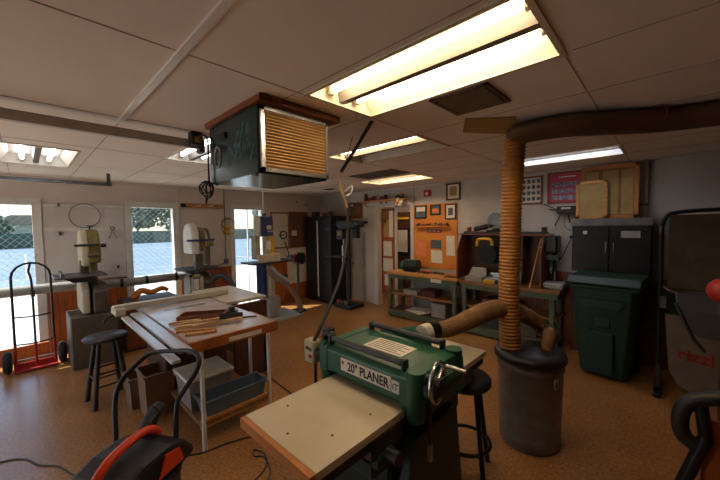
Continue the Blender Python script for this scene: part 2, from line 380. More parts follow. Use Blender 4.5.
t = thing('return_vent', 'dark brown flat return air grille beside the farthest ceiling light', 'vent', (-3.05, 3.57, CEIL))
MB().box((-3.42, 3.36, CEIL-.01), (-2.62, 3.78, CEIL)).build('frame', 'brown', t); 
for k in range(8): B((-3.38, 3.39+k*.047, CEIL-.014), (-2.66, 3.41+k*.047, CEIL-.01)).build('slat', 'vent', t)
p = at_z(300, 190, CEIL)
t = thing('small_ceiling_vent', 'small dark slot vent in the ceiling above the black locker', 'vent', (-4.9, 4.3, CEIL)); B((-5.05, 4.22, CEIL-.008), (-4.75, 4.36, CEIL)).build('plate', 'vent', t); B((-5.02, 4.27, CEIL-.012), (-4.78, 4.31, CEIL-.008)).build('slot', 'dark', t)
t = thing('smoke_patch_vent', 'small dark square vent in the ceiling left of the air cleaner', 'vent', (-3.4, 1.9, CEIL)); B((-3.65, 1.78, CEIL-.008), (-3.25, 1.95, CEIL)).build('plate', 'vent', t)
t.name = 'square_ceiling_vent'
# ------------------------------------------------------------------ hanging air cleaner
t = thing('air_cleaner', 'dark green boxy air cleaner with tan louvred grille hanging from the ceiling', 'air cleaner', (-2.03, 1.2, CEIL))
mb = MB(); HX0, HX1, HY0, HY1, HZ0, HZ1 = -2.33, -1.65, .93, 1.44, 2.02, 2.405
mb.box((HX0, HY0, HZ0), (HX1-.02, HY1, HZ1), ch=.006); mb.build('housing', 'heat', t)
MB().box((HX0-.03, HY0-.02, HZ1), (HX1+.05, HY1+.06, CEIL-.002)).build('mounting_board', 'rwood', t)
e = .022
MB().box((HX1-.02, HY0+.01, HZ0+.01), (HX1+.006, HY0+.01+e, HZ1-.01)).box((HX1-.02, HY1-.01-e, HZ0+.01), (HX1+.006, HY1-.01, HZ1-.01)).box((HX1-.02, HY0+.01, HZ0+.01), (HX1+.006, HY1-.01, HZ0+.01+e)).box((HX1-.02, HY0+.01, HZ1-.01-e), (HX1+.006, HY1-.01, HZ1-.01)).build('grille_frame', 'alu', t)
for k in range(17):
    z = HZ0+.036+k*(HZ1-HZ0-.07)/17
    MB().add([(HX1-.02, HY0+.03, z), (HX1-.02, HY1-.03, z), (HX1+.002, HY1-.03, z+.012), (HX1+.002, HY0+.03, z+.012), (HX1-.02, HY0+.03, z+.004), (HX1-.02, HY1-.03, z+.004), (HX1+.002, HY1-.03, z+.017), (HX1+.002, HY0+.03, z+.017)], [(0, 1, 2, 3), (7, 6, 5, 4), (3, 2, 6, 7), (0, 4, 5, 1)]).build('louvre', 'slat', t)
B((HX1-.026, HY0+.02, HZ0+.02), (HX1-.021, HY1-.02, HZ1-.02)).build('filter', 'ply', t)
for k in range(16):
    yy = HY0+.05+k*(HY1-HY0-.1)/15
    if k in (0, 15): MB().cyl((HX1+.004, yy, HZ0+.021), (HX1+.009, yy, HZ0+.021), .006, n=8).build('screw', 'grey', t)
B((-2.16, HY0-.012, 2.29), (-2.06, HY0, 2.33), .004).build('handle', 'black', t)
mb = MB().torus((-2.2, HY0-.002, 2.19), .045, .006, 'y', sq=1.5)
mb.build('painted_emblem', 'lgrey', t)
mb = MB()
for k in range(60):
    a = random.random(); x = -2.07+a*.32; z = 2.10+random.random()*.23*(.4+a*.6); l = .03+.07*random.random(); th = .9+random.random()*.6
    mb.add([(x, HY0-.002, z), (x+l*math.cos(th), HY0-.002, z+l*math.sin(th)), (x+l*math.cos(th)+.005, HY0-.0005, z+l*math.sin(th)-.005), (x+.005, HY0-.0005, z-.005)], [(0, 1, 2, 3)])
o = mb.build('painted_leaves', 'teal', t)
for x in (-2.28, -1.72):
    MB().cyl((x, HY0+.02, HZ0-.002), (x, HY0+.02, HZ0-.012), .012, n=10).build('foot', 'black', t)
# ------------------------------------------------------------------ overhead tracks
t = thing('overhead_track', 'long grey steel door track under the ceiling ending at the air cleaner', 'track', (-2.66, .3, 2.34))
MB().box((-2.69, -1.9, 2.33), (-2.653, 1.0, 2.338)).box((-2.69, -1.9, 2.382), (-2.653, 1.0, 2.39)).box((-2.653, -1.9, 2.33), (-2.645, 1.0, 2.39)).build('channel', 'trackp', t)
for y in (.99,): MB().box((-2.675, y-.02, 2.33), (-2.66, y+.02, CEIL)).build('hanger', 'grey', t)
MB().box((-2.70, .97, 2.30), (-2.62, 1.01, 2.40), ch=.006).build('end_bracket', 'dgrey', t)
t = thing('overhead_track', 'thin dark door track along the window wall under the ceiling', 'track', (-5.35, .3, 2.3))
MB().box((-5.38, -1.9, 2.28), (-5.34, .84, 2.287)).box((-5.38, -1.9, 2.313), (-5.34, .84, 2.32)).box((-5.34, -1.9, 2.28), (-5.33, .84, 2.32)).build('channel', 'grey', t)
MB().box((-5.36, .79, 2.3), (-5.345, .83, CEIL)).build('hanger', 'grey', t)
t = thing('junction_box', 'small grey electrical box at the end of the long overhead track', 'electrical box', (-2.5, 1.0, 2.36))
MB().box((-2.66, .90, 2.34), (-2.58, .98, CEIL), ch=.006).build('housing', 'dgrey', t); B((-2.585, .92, 2.36), (-2.577, .96, 2.40)).build('label_plate', 'yell', t)
MB().tube([(-2.58, .95, 2.37), (-2.5, .93, 2.39), (-2.32, .91, 2.33), (-2.315, .91, 2.15), (-2.315, .91, 2.0)], .006, sub=5).build('cord', 'black', t)
t = thing('cord_bundle', 'bundled black power cord hanging at the air cleaner lower corner', 'cord', (-2.315, .905, 1.98))
for k in range(6):
    a = k*1.1; MB().torus((-2.315+.01*math.cos(a), .90, 1.985+.012*math.sin(a)), .035+.004*k, .004, 'y', n=20, m=6, X=Matrix.Translation((-2.315, .9, 1.985)) @ Matrix.Rotation(.5*k, 4, 'Z') @ Matrix.Translation((2.315, -.9, -1.985))).build('loop', 'black', t)
MB().cyl((-2.315, .89, 1.93), (-2.325, .89, 1.88), .01, .006, n=8).build('plug', 'bplas', t)
# cord hanging above the planer
t = thing('power_drop', 'black rod and tan cord hanging from ceiling down to the planer switch', 'power cord', (-1.62, 1.83, CEIL))
a = at_z(372, 121, CEIL-.002)
MB().tube([a, at_d(356, 148, 2.55), at_d(341, 172, 2.6)], .014, n=8).build('rod', 'bplas', t)
MB().tube([at_d(341, 172, 2.6), at_d(339, 184, 2.6), at_d(345, 200, 2.55), at_d(348, 215, 2.5)], .010, n=8, sub=5).build('tan_cord', 'manila', t)
MB().tube([at_d(348, 208, 2.5), at_d(347, 240, 2.45), at_d(341, 275, 2.3), at_d(330, 305, 2.15), at_d(314, 341, 2.0)], .012, n=10, sub=5).build('conduit', 'bplas', t)
MB().tube([at_d(345, 192, 2.54), at_d(352, 186, 2.5), at_d(351, 193, 2.5), at_d(346, 196, 2.5)], .008, n=6, sub=4).build('ribbon', 'paper', t)
MB().tube([at_z(357, 113, CEIL-.003), at_d(353, 135, 2.62), at_d(346, 160, 2.62)], .004, n=6, sub=4).build('string', 'manila', t)
t = thing('ceiling_conduit', 'thin white vertical pipe from ceiling down to blue door bandsaw', 'pipe', (-5.6, 3.2, CEIL))
MB().cyl((-5.6, 3.2, 1.95), (-5.6, 3.2, CEIL), .012, n=10).build('pipe', 'white', t); B((-5.63, 3.17, 1.83), (-5.57, 3.24, 1.96), .005).build('outlet_box', 'black', t)
# ------------------------------------------------------------------ dust collection
def corr(mb, pts, r, amp, pitch_, n=20):
    # ridged flexible hose: resample path by length and modulate the radius
    P = [Vector(p) for p in pts]; q = []
    for i in range(len(P)-1):
        p0 = P[max(i-1, 0)]; p1 = P[i]; p2 = P[i+1]; p3 = P[min(i+2, len(P)-1)]
        for k in range(24):
            u = k/24; q.append(.5*((2*p1)+(-p0+p2)*u+(2*p0-5*p1+4*p2-p3)*u*u+(-p0+3*p1-3*p2+p3)*u**3))
    q.append(P[-1]); L = [0]
    for i in range(1, len(q)): L.append(L[-1]+(q[i]-q[i-1]).length)
    m = max(8, int(L[-1]/pitch_*4)); out = []; j = 0
    for i in range(m+1):
        l = L[-1]*i/m
        while j < len(q)-2 and L[j+1] < l: j += 1
        u = (l-L[j])/max(1e-9, L[j+1]-L[j]); out.append(q[j].lerp(q[j+1], u))
    mb.tube(out, lambda u: (r(u) if callable(r) else r)+amp*math.sin(u*m/4*2*PI), n=n)
    return mb
t = thing('dust_hose', 'large tan ridged dust hose rising from the metal can to the ceiling duct', 'dust hose', (-.86, 2.6, .8))
corr(MB(), [(-.862, 2.6, .74), at_y(509, 310, 2.6), at_y(510, 250, 2.6), at_y(512, 190, 2.6), at_y(515, 145, 2.6), at_y(517, 130, 2.6), at_y(520, 118, 2.6)], .074, .0055, .027, 22).build('vertical_hose', 'hose', t)
MB().tube([(-.84, 2.56, 2.385), (-.7, 2.54, 2.385), (-.5, 2.58, 2.385), (-.3, 2.72, 2.385), (0, 2.92, 2.385), (.4, 2.98, 2.38), (1.0, 2.9, 2.38), (1.8, 2.8, 2.38)], lambda u: .14 if u > .05 else .1, n=22, sub=6, X=Matrix.Translation((0, 0, 2.37)) @ Matrix.Scale(.5, 4, (0, 0, 1)) @ Matrix.Translation((0, 0, -2.385))).build('ceiling_duct', 'duct', t)
MB().torus((0, 0, 0), .142, .004, 'x', X=Matrix.Translation((-.09, 2.86, 2.385)) @ Matrix.Scale(.52, 4, (0, 0, 1)) @ Matrix.Rotation(.6, 4, 'Z')).build('red_band', 'red', t)
q4 = [at_z(465, 118, CEIL), at_z(516, 116, CEIL), at_z(514, 133, CEIL), at_z(463, 131, CEIL)]
o = MB().prism([(q_.x, q_.y) for q_ in q4], CEIL-.012, CEIL-.001, 'z').build('ceiling_patch', 'manila'); tag(o, 'tan cardboard patch on ceiling between brown vent and ridged hose', 'cardboard')
t = thing('metal_trash_can', 'galvanised metal dust can with black lid under the ridged hose', 'trash can', (-.74, 2.72, 0))
c = (-.755, 2.70, 0)
MB().lathe([(.20, .0), (.21, .012), (.214, .05), (.219, .06), (.216, .075), (.232, .60), (.24, .612), (.238, .63), (.24, .69)], c, 40).build('can', 'galv', t)
MB().lathe([(.248, .665), (.256, .675), (.256, .70), (.245, .722), (.17, .738), (.0, .742)], c, 40).build('lid', 'bplas', t)
for s_ in (-1, 1):
    MB().torus((-.74+s_*.245*.8, 2.72-s_*.245*.6, .56), .04, .006, 'x', n=16, m=6).build('handle', 'steel', t)
t = thing('planer_hose', 'brown fabric hose arching from the green planer to the metal can', 'dust hose', (-1.1, 2.0, 1.0))
pts = [at_d(432, 331, 2.02), at_d(450, 328, 2.15), at_d(468, 320, 2.3), at_d(488, 311, 2.45), at_d(508, 309, 2.56), at_d(530, 318, 2.66), at_d(548, 335, 2.72), (-.63, 2.76, .86), (-.64, 2.74, .745)]
corr(MB(), pts, lambda u: .046+.026*math.sin(min(1, u*1.2)*PI), .0015, .03, 18).build('hose_body', 'cloth', t)
MB().tube([at_d(428, 331, 2.01), at_d(436, 330, 2.04)], .058, n=16).build('clamp', 'black', t)
# ------------------------------------------------------------------ planer
PX0, PX1, PY0, PY1 = -1.46, -.86, 1.20, 1.64
t = thing('planer', 'large green thickness planer with long infeed board in the foreground', 'planer', (-1.15, 1.4, 0))
MB().box((-1.36, 1.12, 0), (-.9, 1.74, .62), ch=.015).build('stand', 'dgreen', t)
MB().box((-1.42, 1.05, 0), (-.84, 1.8, .05), ch=.01).build('base_plate', 'black', t)
MB().box((-1.42, .98, .70), (-.88, 1.95, .80), ch=.008).build('bed', 'dgrey', t)
MB().box((-1.40, 1.0, .60), (-.9, 1.8, .71), ch=.008).build('bed_casting', 'dgreen', t)
o = MB().box((-1.41, .68, .80), (-.885, 1.98, .834)).build('feed_board', 'lam', t); 
o['label'] = 'cream laminate feed board through the machine'
MB().box((-1.41, .655, .79), (-.885, .682, .834)).build('front_edging', 'edge', t)
MB().box((-1.41, 1.98, .80), (-.885, 2.18, .834)).build('outfeed_board', 'lam', t)
MB().box((-.93, .72, .745), (-.90, 1.15, .79)).build('extension_rail', 'black', t); MB().box((-1.39, .72, .745), (-1.36, 1.15, .79)).build('extension_rail', 'black', t)
MB().box((-.93, 1.9, .745), (-.90, 2.16, .79)).build('extension_rail', 'black', t)
for x in (-1.1, -1.0): pass
for x, y in ((-1.33, .86), (-1.0, .86), (-1.15, .74), (-.98, 1.08)): MB().cyl((x, y, .8335), (x, y, .8355), .006, n=8).build('screw_head', 'dwood', t)
# head: two side castings, sloping front, top hood
for x0, x1 in ((-1.50, -1.43), (-.90, -.80)):
    MB().prism([(1.22, .80), (1.20, .86), (1.20, 1.0), (1.22, 1.02), (1.60, 1.02), (1.66, .98), (1.68, .80)], x0, x1, 'x').build('side_casting', 'green', t, .008)
MB().prism([(1.235, .85), (1.205, .87), (1.205, .99), (1.23, 1.015), (1.60, 1.015), (1.64, .98), (1.64, .87), (1.60, .85)], -1.44, -.88, 'x').build('head', 'green', t, .006)
MB().cyl((-.83, 1.235, .80), (-.83, 1.235, 1.035), .045, n=20).build('column', 'green', t)
MB().cyl((-1.47, 1.235, .80), (-1.47, 1.235, 1.025), .035, n=20).build('column', 'green', t)
MB().cyl((-.83, 1.60, .80), (-.83, 1.60, 1.035), .045, n=20).build('column', 'green', t)
for y in (1.235, 1.595):
    MB().cyl((-1.41, y, 1.05), (-.91, y, 1.05), .017, n=16).build('return_roller', 'dgrey', t)
    for x in (-1.435, -.905): MB().box((x, y-.022, 1.01), (x+.022, y+.022, 1.07), ch=.006).build('roller_bracket', 'dgreen', t)
MB().box((-1.27, 1.345, 1.015), (-1.0, 1.50, 1.018)).build('label_plate', 'paper', t)
mb = MB()
for k in range(6): mb.box((-1.25, 1.365+k*.022, 1.018), (-1.02-.04*(k % 2), 1.371+k*.022, 1.0188))
mb.build('label_print', 'dgrey', t)
sy = 1.2045
MB().box((-1.31, sy-.003, .905), (-.955, sy, .975)).build('nameplate', 'paper', t)
text_mesh('20" PLANER', .068, .0008, 'black', 'lettering', (-1.112, sy-.004, .938), (1, 0, 0), (0, 0, 1), t, .0014, .82)
B((-1.303, sy-.0042, .94), (-1.288, sy-.003, .96)).build('emblem', 'red', t)
MB().box((-.95, sy-.003, .905), (-.905, sy, .965)).build('sticker', 'white', t)
text_mesh('IT', .042, .0006, 'black', 'lettering', (-.9275, sy-.004, .935), (1, 0, 0), (.15, 0, 1), t, .0)
# dust hood at the rear
pe = at_d(424, 333, 1.98); hoodm = MB(); v = []
for k in range(20):
    a_ = 2*PI*k/20; v.append((-1.2+.20*max(-1, min(1, 1.3*math.cos(a_))), 1.655, .965+.045*max(-1, min(1, 1.3*math.sin(a_)))))
for k in range(20):
    a_ = 2*PI*k/20; v.append((pe.x+.05*math.cos(a_)*.9, pe.y, pe.z+.05*math.sin(a_)))
hoodm.add(v, [(k, (k+1) % 20, 20+(k+1) % 20, 20+k) for k in range(20)]+[tuple(range(20)), tuple(range(20, 40))], True).build('dust_hood', 'green', t)
MB().tube([at_d(422, 334, 1.97), at_d(430, 331, 2.015)], .054, n=16).build('port_collar', 'tublid', t)
# handwheel
wc = Vector((-.735, 1.265, 1.0)); WR = Matrix.Translation(wc) @ Matrix.Rotation(.18, 4, 'Z') @ Matrix.Translation(-wc)
mb = MB().torus(wc, .088, .011, 'x', n=36, m=10, X=WR)
for k in range(3):
    a = k*2*PI/3+.5; mb.cyl(wc, wc+Vector((0, .085*math.cos(a), .085*math.sin(a))), .009, n=8, X=WR)
w = mb.build('handwheel', 'chrome', t)
MB().cyl(wc+Vector((-.1, 0, 0)), wc+Vector((.02, 0, 0)), .02, n=14).build('hub', 'dgrey', w)
MB().cyl(wc+Vector((.01, .062, .058)), wc+Vector((.105, .066, .058)), .011, .009, n=12).build('handle', 'alu', w)
MB().box((-.80, 1.22, .92), (-.72, 1.50, 1.0), ch=.02).build('gear_box', 'dgreen', t)
MB().cyl((-.785, 1.28, .60), (-.785, 1.28, .95), .009, n=10).build('feed_lever', 'dgrey', t); MB().cyl((-.785, 1.28, .60), (-.785, 1.28, .68), .013, n=10).build('lever_grip', 'lgrey', t)
MB().box((-1.0, 1.0, .66), (-.86, 1.12, .72), ch=.01).build('front_casting', 'dgreen', t); B((-.98, .98, .715), (-.93, .99, .74)).build('wood_block', 'pine', t)
MB().cyl((-.86, 1.06, .72), (-.80, 1.06, .72), .03, n=14).build('lock_knob', 'bplas', t)
MB().prism([(1.1, .15), (1.7, .15), (1.62, .72), (1.2, .72)], -.90, -.82, 'x').build('belt_guard', 'dgreen', t, .01)
# switch box and motor knobs on the far-left side
MB().box((-1.655, 1.20, .86), (-1.56, 1.27, 1.0), ch=.008).build('switch_box', 'cream', t)
B((-1.63, 1.195, .945), (-1.60, 1.20, .962)).build('start_button', 'black', t); B((-1.595, 1.195, .94), (-1.575, 1.2, .958)).build('indicator', 'dgrey', t); B((-1.60, 1.193, .895), (-1.578, 1.2, .915)).build('stop_button', 'red', t)
MB().box((-1.57, 1.21, .93), (-1.46, 1.25, .95)).build('switch_bracket', 'black', t)
for dx, dy, dz in ((0, 0, 0), (.05, .01, .01), (.02, .03, .03), (-.03, .03, .015)):
    MB().ball((-1.50+dx, 1.25+dy, 1.045+dz), .026, sc=(1, 1, .9)).build('knob', 'bplas', t)
MB().cyl((-1.59, 1.24, .3), (-1.59, 1.24, .87), .01, n=8).build('switch_post', 'black', t)
# ------------------------------------------------------------------ bar stool behind planer
sc_ = (-.99, 2.08)
t = thing('bar_stool', 'dark round-seated bar stool behind the planer outfeed board', 'stool', (sc_[0], sc_[1], 0))
MB().lathe([(.0, .60), (.155, .60), (.17, .62), (.17, .65), (.15, .67), (0, .675)], (sc_[0], sc_[1], 0), 28).build('seat', 'bplas', t)
for k in range(4):
    a = PI/4+k*PI/2+.3; MB().cyl((sc_[0]+.11*math.cos(a), sc_[1]+.11*math.sin(a), .60), (sc_[0]+.19*math.cos(a), sc_[1]+.19*math.sin(a), 0), .017, n=8).build('leg', 'black', t)
MB().torus((sc_[0], sc_[1], .2), .163, .013, n=28).build('foot_ring', 'black', t)
# ------------------------------------------------------------------ table saw
Zs = .88
t = thing('table_saw', 'large cabinet table saw with extension top on white legs', 'table saw', (-3.3, 1.2, 0))
MB().box((-2.95, .80, Zs-.035), (-2.5, 1.5, Zs)).build('extension_wing', 'sawtop', t)
MB().box((-4.2, .80, Zs-.04), (-2.955, 1.5, Zs), ch=.004).build('saw_top', 'sawtop', t)
MB().box((-4.5, 1.5, Zs-.03), (-3.5, 2.0, Zs)).build('outfeed_table', 'lam', t)
MB().box((-2.5, .79, Zs-.08), (-2.47, 1.52, Zs)).box((-2.96, .785, Zs-.08), (-2.48, .80, Zs)).box((-2.96, 1.5, Zs-.08), (-2.48, 1.52, Zs)).build('wood_apron', 'apron', t)
MB().box((-2.469, 1.08, Zs-.065), (-2.467, 1.36, Zs-.03)).build('apron_label', 'white', t)
MB().box((-3.85, .70, Zs-.03), (-2.40, .785, Zs-.012)).build('front_rail', 'raila', t)
MB().box((-3.85, .625, Zs-.05), (-2.30, .68, Zs-.03)).build('rail_tube', 'raila', t)
MB().box((-3.99, .58, .89), (-3.91, 1.72, .95), ch=.006).build('fence', 'beige', t)
MB().box((-4.06, .58, .86), (-3.83, .66, .93), ch=.006).build('fence_head', 'beige', t); MB().tube([(-3.95, .58, .86), (-3.95, .53, .84), (-3.95, .50, .80)], .012, n=8).build('fence_lever', 'black', t)
MB().box((-4.0, .86, .0), (-3.35, 1.44, .82), ch=.01).build('cabinet', 'dwood', t)
MB().box((-3.45, 1.55, .0), (-3.4, 1.95, .85)).box((-4.45, 1.55, 0), (-4.4, 1.95, .85)).box((-4.45, 1.9, 0), (-3.4, 1.95, .4)).build('outfeed_frame', 'dwood', t)
for x, y in ((-2.53, .89), (-2.56, 1.47)): MB().cyl((x, y, 0), (x, y, Zs-.035), .016, n=12).build('leg', 'white', t)
MB().cyl((-2.9, 1.47, 0), (-2.9, 1.47, Zs-.035), .016, n=12).build('leg', 'white', t)
MB().box((-3.3, .88, .17), (-2.56, 1.46, .20)).build('shelf', 'ply', t)
MB().box((-2.59, .88, .15), (-2.565, 1.46, .22)).build('shelf_edge', 'pine', t)
MB().box((-3.6, .815, Zs-.16), (-3.3, .86, Zs-.05), ch=.01).build('motor_cover', 'dgrey', t)
B((-3.7, .95, Zs), (-3.62, 1.35, Zs+.001)).build('blade_insert', 'alu', t)
MB().box((-4.2, 1.49, Zs+.0005), (-3.5, 1.505, Zs+.002)).build('table_joint', 'dgrey', t)
def rot(cx, cy, cz, a, ax='Z'): return Matrix.Translation((cx, cy, cz)) @ Matrix.Rotation(a, 4, ax)
strips = [(-2.85, .98, 1.15, .30, .022, 'wood'), (-2.78, 1.03, 1.22, .38, .025, 'wood'), (-2.72, .93, .95, .26, .03, 'pine'), (-2.95, 1.06, 1.32, .34, .02, 'wood'), (-2.62, .93, 1.1, .2, .035, 'pine'), (-2.75, 1.12, 1.42, .36, .02, 'wood'), (-3.05, .95, 1.2, .22, .02, 'wood')]
labs = ['short pale wood offcut at the left of the pile on the saw', 'long slim wood stick in the middle of the saw pile', 'wide wood offcut nearest the white front leg of saw', 'thin wood stick at the back of the saw pile', 'small notched wood block at the front corner of saw', 'longest wood stick crossing the saw pile toward window', 'small stick farthest left on the saw near rail']
for k, (x, y, a, l, w_, mm) in enumerate(strips):
    w_ *= 1.6; l *= 1.12
    X = rot(x, y, Zs+.001, a); z0 = 0 if k not in (1, 5) else .0185
    o = MB().prism([(-l/2, -w_/2), (l/2-.03, -w_/2*.7), (l/2, 0), (l/2-.03, w_/2), (-l/2, w_/2*.8)], z0, z0+.018, 'z', X).build('wood_offcut', mm); tag(o, labs[k], 'wood offcut', 'wood offcuts on the saw table')
# fix strip origin: they are single meshes at world position
t = thing('crosscut_sled', 'brown wooden tray frame lying on the table saw behind black tool', 'tray', (-3.1, 1.2, Zs))
X = rot(-3.12, 1.13, Zs, .95)
MB().box((-.2, -.1, 0), (.2, .1, .008), X).build('bottom', 'dwood', t)
for a in (((-.2, -.1, 0), (.2, -.085, .035)), ((-.2, .085, 0), (.2, .1, .035)), ((-.2, -.1, 0), (-.185, .1, .035)), ((.185, -.1, 0), (.2, .1, .035))): MB().box(a[0], a[1], X).build('side', 'rwood', t)
t.name = 'wooden_tray'
t = thing('miter_gauge', 'black miter gauge with knob on top of the table saw', 'gauge', (-2.9, 1.27, Zs))
X = rot(-2.86, 1.28, Zs, 1.0)
MB().box((-.2, -.01, 0), (.22, .01, .01), X).build('bar', 'black', t)
MB().prism([(.09*math.cos(a), .09*math.sin(a)) for a in [PI*k/10 for k in range(11)]], .01, .03, 'z', X).build('protractor', 'black', t)
MB().box((-.10, -.02, .01), (.10, -.005, .055), X).build('face', 'dgrey', t)
MB().cyl((0, .03, .03), (0, .03, .10), .024, .03, n=14, X=X).build('knob', 'bplas', t); MB().box((-.05, .0, .03), (.05, .07, .065), X, .01).build('clamp_block', 'black', t)
# ------------------------------------------------------------------ tubs
def tub(name, lab, c, w, d, h, m, lid=None, lm=None, z=0, a=0, grp=None):
    t = thing(name, lab, 'storage tub', (c[0], c[1], z), grp)
    X = rot(c[0], c[1], z, a); th = .006; mb = MB(); k = .88
    def ringp(s_, zz, i=0): return [(-w/2*s_+i, -d/2*s_+i, zz), (w/2*s_-i, -d/2*s_+i, zz), (w/2*s_-i, d/2*s_-i, zz), (-w/2*s_+i, d/2*s_-i, zz)]
    v = ringp(k, 0)+ringp(1, h)+ringp(1, h, th)+ringp(k, th, th)
    f = [(3, 2, 1, 0)]+[(i, (i+1) % 4, 4+(i+1) % 4, 4+i) for i in range(4)]+[(4+i, 4+(i+1) % 4, 8+(i+1) % 4, 8+i) for i in range(4)]+[(8+i, 8+(i+1) % 4, 12+(i+1) % 4, 12+i) for i in range(4)]+[(12, 13, 14, 15)]
    mb.add(v, f, False, X); mb.build('body', m, t)
    mb = MB(); o_ = .012
    for a_, b_ in (((-w/2-o_, -d/2-o_), (w/2+o_, -d/2)), ((-w/2-o_, d/2), (w/2+o_, d/2+o_)), ((-w/2-o_, -d/2), (-w/2, d/2)), ((w/2, -d/2), (w/2+o_, d/2))): mb.box((*a_, h-.02), (*b_, h), X)
    mb.build('rim', m, t)
    if lid: MB().box((-w/2-.015, -d/2-.015, h), (w/2+.015, d/2+.015, h+.025), X, .008).build('lid', lm, t)
    return t
tub('storage_tub', 'clear storage tub with white lid on the table saw shelf', (-2.94, 1.05), .34, .36, .25, 'tub', True, 'tublid', .20, .0)
tub('open_tub', 'long open blue-grey plastic tub on table saw shelf before the lidded tub', (-2.67, 1.18), .19, .54, .15, 'tubblue', z=.201)
tub('waste_bin', 'beige plastic bin on floor beneath the saw front rail', (-3.45, .80), .30, .24, .40, 'binb', z=0)
tub('waste_bin', 'smaller brown tub on floor between stool and beige bin', (-3.72, .74), .26, .24, .30, 'binb', z=0)
# ------------------------------------------------------------------ wooden stool
c = (-4.02, .52)
t = thing('wooden_stool', 'dark round wooden stool with turned rungs left of the saw', 'stool', (c[0], c[1], 0))
MB().lathe([(0, .62), (.16, .62), (.18, .632), (.185, .645), (.178, .658), (0, .662)], (c[0], c[1], 0), 28).build('seat', 'swood', t)
for k in range(4):
    a = PI/4+k*PI/2+.1
    P = lambda r, z: (c[0]+r*math.cos(a), c[1]+r*math.sin(a), z)
    MB().cyl(P(.10, .63), P(.20, 0), .018, .022, n=10).build('leg', 'swood', t)
for z, r in ((.2, .17), (.32, .15), (.26, .16)):
    for k in range(4):
        if z == .26 and k % 2: continue
        if z != .26 and not k % 2: continue
        a = PI/4+k*PI/2+.1; b = a+PI/2
        MB().cyl((c[0]+r*math.cos(a), c[1]+r*math.sin(a), z), (c[0]+r*math.cos(b), c[1]+r*math.sin(b), z), .009, n=8).build('rung', 'swood', t)
# ------------------------------------------------------------------ hand truck
t = thing('hand_truck', 'black and red two-wheeled hand truck standing before the left window', 'hand truck', (-5.6, .04, 0))
y0, y1 = -.13, .215; xx = -5.62
def hx(z): return xx-.12*z*.5
pts = [(hx(.03), y0, .03), (hx(.6), y0, .6), (hx(1.05), y0, 1.05)]
for k in range(9): a = PI-PI*k/8; pts.append((hx(1.14+.17*math.sin(a)), (y0+y1)/2+(y1-y0)/2*math.cos(a), 1.14+.17*math.sin(a)))
pts += [(hx(1.05), y1, 1.05), (hx(.6), y1, .6), (hx(.03), y1, .03)]
MB().tube(pts, .013, n=10).build('frame', 'black', t)
MB().tube([(hx(.05), .045, .05), (hx(.8), .045, .8), (hx(1.1), .04, 1.1), (hx(1.2), .02, 1.2), (hx(1.30), .04, 1.30)], .012, n=8, sub=3).build('centre_bar', 'black', t)
for z in (.33, .66): MB().tube([(hx(z), y0, z), (hx(z)+.02, .04, z-.01), (hx(z), y1, z)], .009, n=8, sub=4).build('cross_bar', 'black', t)
MB().box((xx-.01, y0-.02, .02), (xx+.10, y1+.02, .03)).box((xx-.015, y0-.02, .02), (xx, y1+.02, .10)).build('toe_plate', 'red', t)
for y in (y0, y1, .045): MB().cyl((xx, y, .03), (hx(.3), y, .33), .0145, n=8).build('red_tube', 'red', t)
MB().cyl((xx-.06, y0-.1, .12), (xx-.06, y1+.1, .12), .01, n=8).build('axle', 'grey', t)
for y in (y0-.07, y1+.07):
    w = MB().torus((xx-.05, y, .13), .09, .04, 'y', n=28, m=12).build('wheel', 'rub', t); MB().cyl((xx-.05, y-.025, .13), (xx-.05, y+.025, .13), .055, n=18).build('hub', 'lgrey', w)
o = MB().box((-6.10, -.75, 0), (-6.06, .18, .19)).build('wood_plank', 'wains'); tag(o, 'orange wood plank on edge under left window behind hand truck', 'plank')
# ------------------------------------------------------------------ window-wall dust pipe
t = thing('dust_pipe', 'long grey horizontal dust pipe running past windows behind left bandsaw', 'pipe', (-5.9, .9, .92))
MB().tube([(-5.9, -1.6, .94), (-5.9, .3, .94), (-5.9, 1.0, .90), (-5.9, 1.9, .905)], .065, n=18, sub=5).build('pipe_body', 'lgrey', t)
for y in (.05, .98, 1.30, 1.72): MB().cyl((-5.9, y-.02, .92 if y < .5 else .902), (-5.9, y+.02, .92 if y < .5 else .902), .069, n=18).build('clamp', 'black', t)
for y in (.6, 1.5): MB().box((-6.18, y-.012, .84), (-5.89, y+.012, .85)).build('wall_bracket', 'dgrey', t)
# ------------------------------------------------------------------ bandsaws
def disc(cx, cz, r, n=24): return [(cx+r*math.cos(2*PI*k/n), cz+r*math.sin(2*PI*k/n)) for k in range(n)]
def dome(cx, cz, r, h): return [(cx-r, cz-h)]+[(cx+r, cz-h)]+[(cx+r*math.cos(PI*k/12), cz+r*math.sin(PI*k/12)) for k in range(13)]
t = thing('bandsaw', 'cream and yellow bandsaw standing between the two left windows', 'bandsaw', (-5.45, .55, 0))
MB().box((-5.72, .34, 0), (-5.14, .80, .64), ch=.012).build('base_cabinet', 'brown', t)
MB().prism(dome(-5.45, 1.48, .23, .2), .55, .68, 'y').build('upper_wheel_housing', 'yellow', t, .03)
MB().prism(dome(-5.45, 1.47, .24, .22), .485, .56, 'y').build('upper_cover', 'cream', t, .02)
MB().prism([(-5.72, .64), (-5.2, .64), (-5.2, .92), (-5.3, 1.02), (-5.6, 1.02), (-5.72, .92)], .57, .72, 'y').build('lower_wheel_housing', 'brown', t, .02)
MB().prism([(-5.72, .66), (-5.2, .66), (-5.2, .95), (-5.3, 1.05), (-5.6, 1.05), (-5.72, .95)], .46, .54, 'y').build('lower_cover', 'beige', t, .02)
MB().box((-5.72, .55, .9), (-5.6, .68, 1.4), ch=.02).build('column', 'yellow', t)
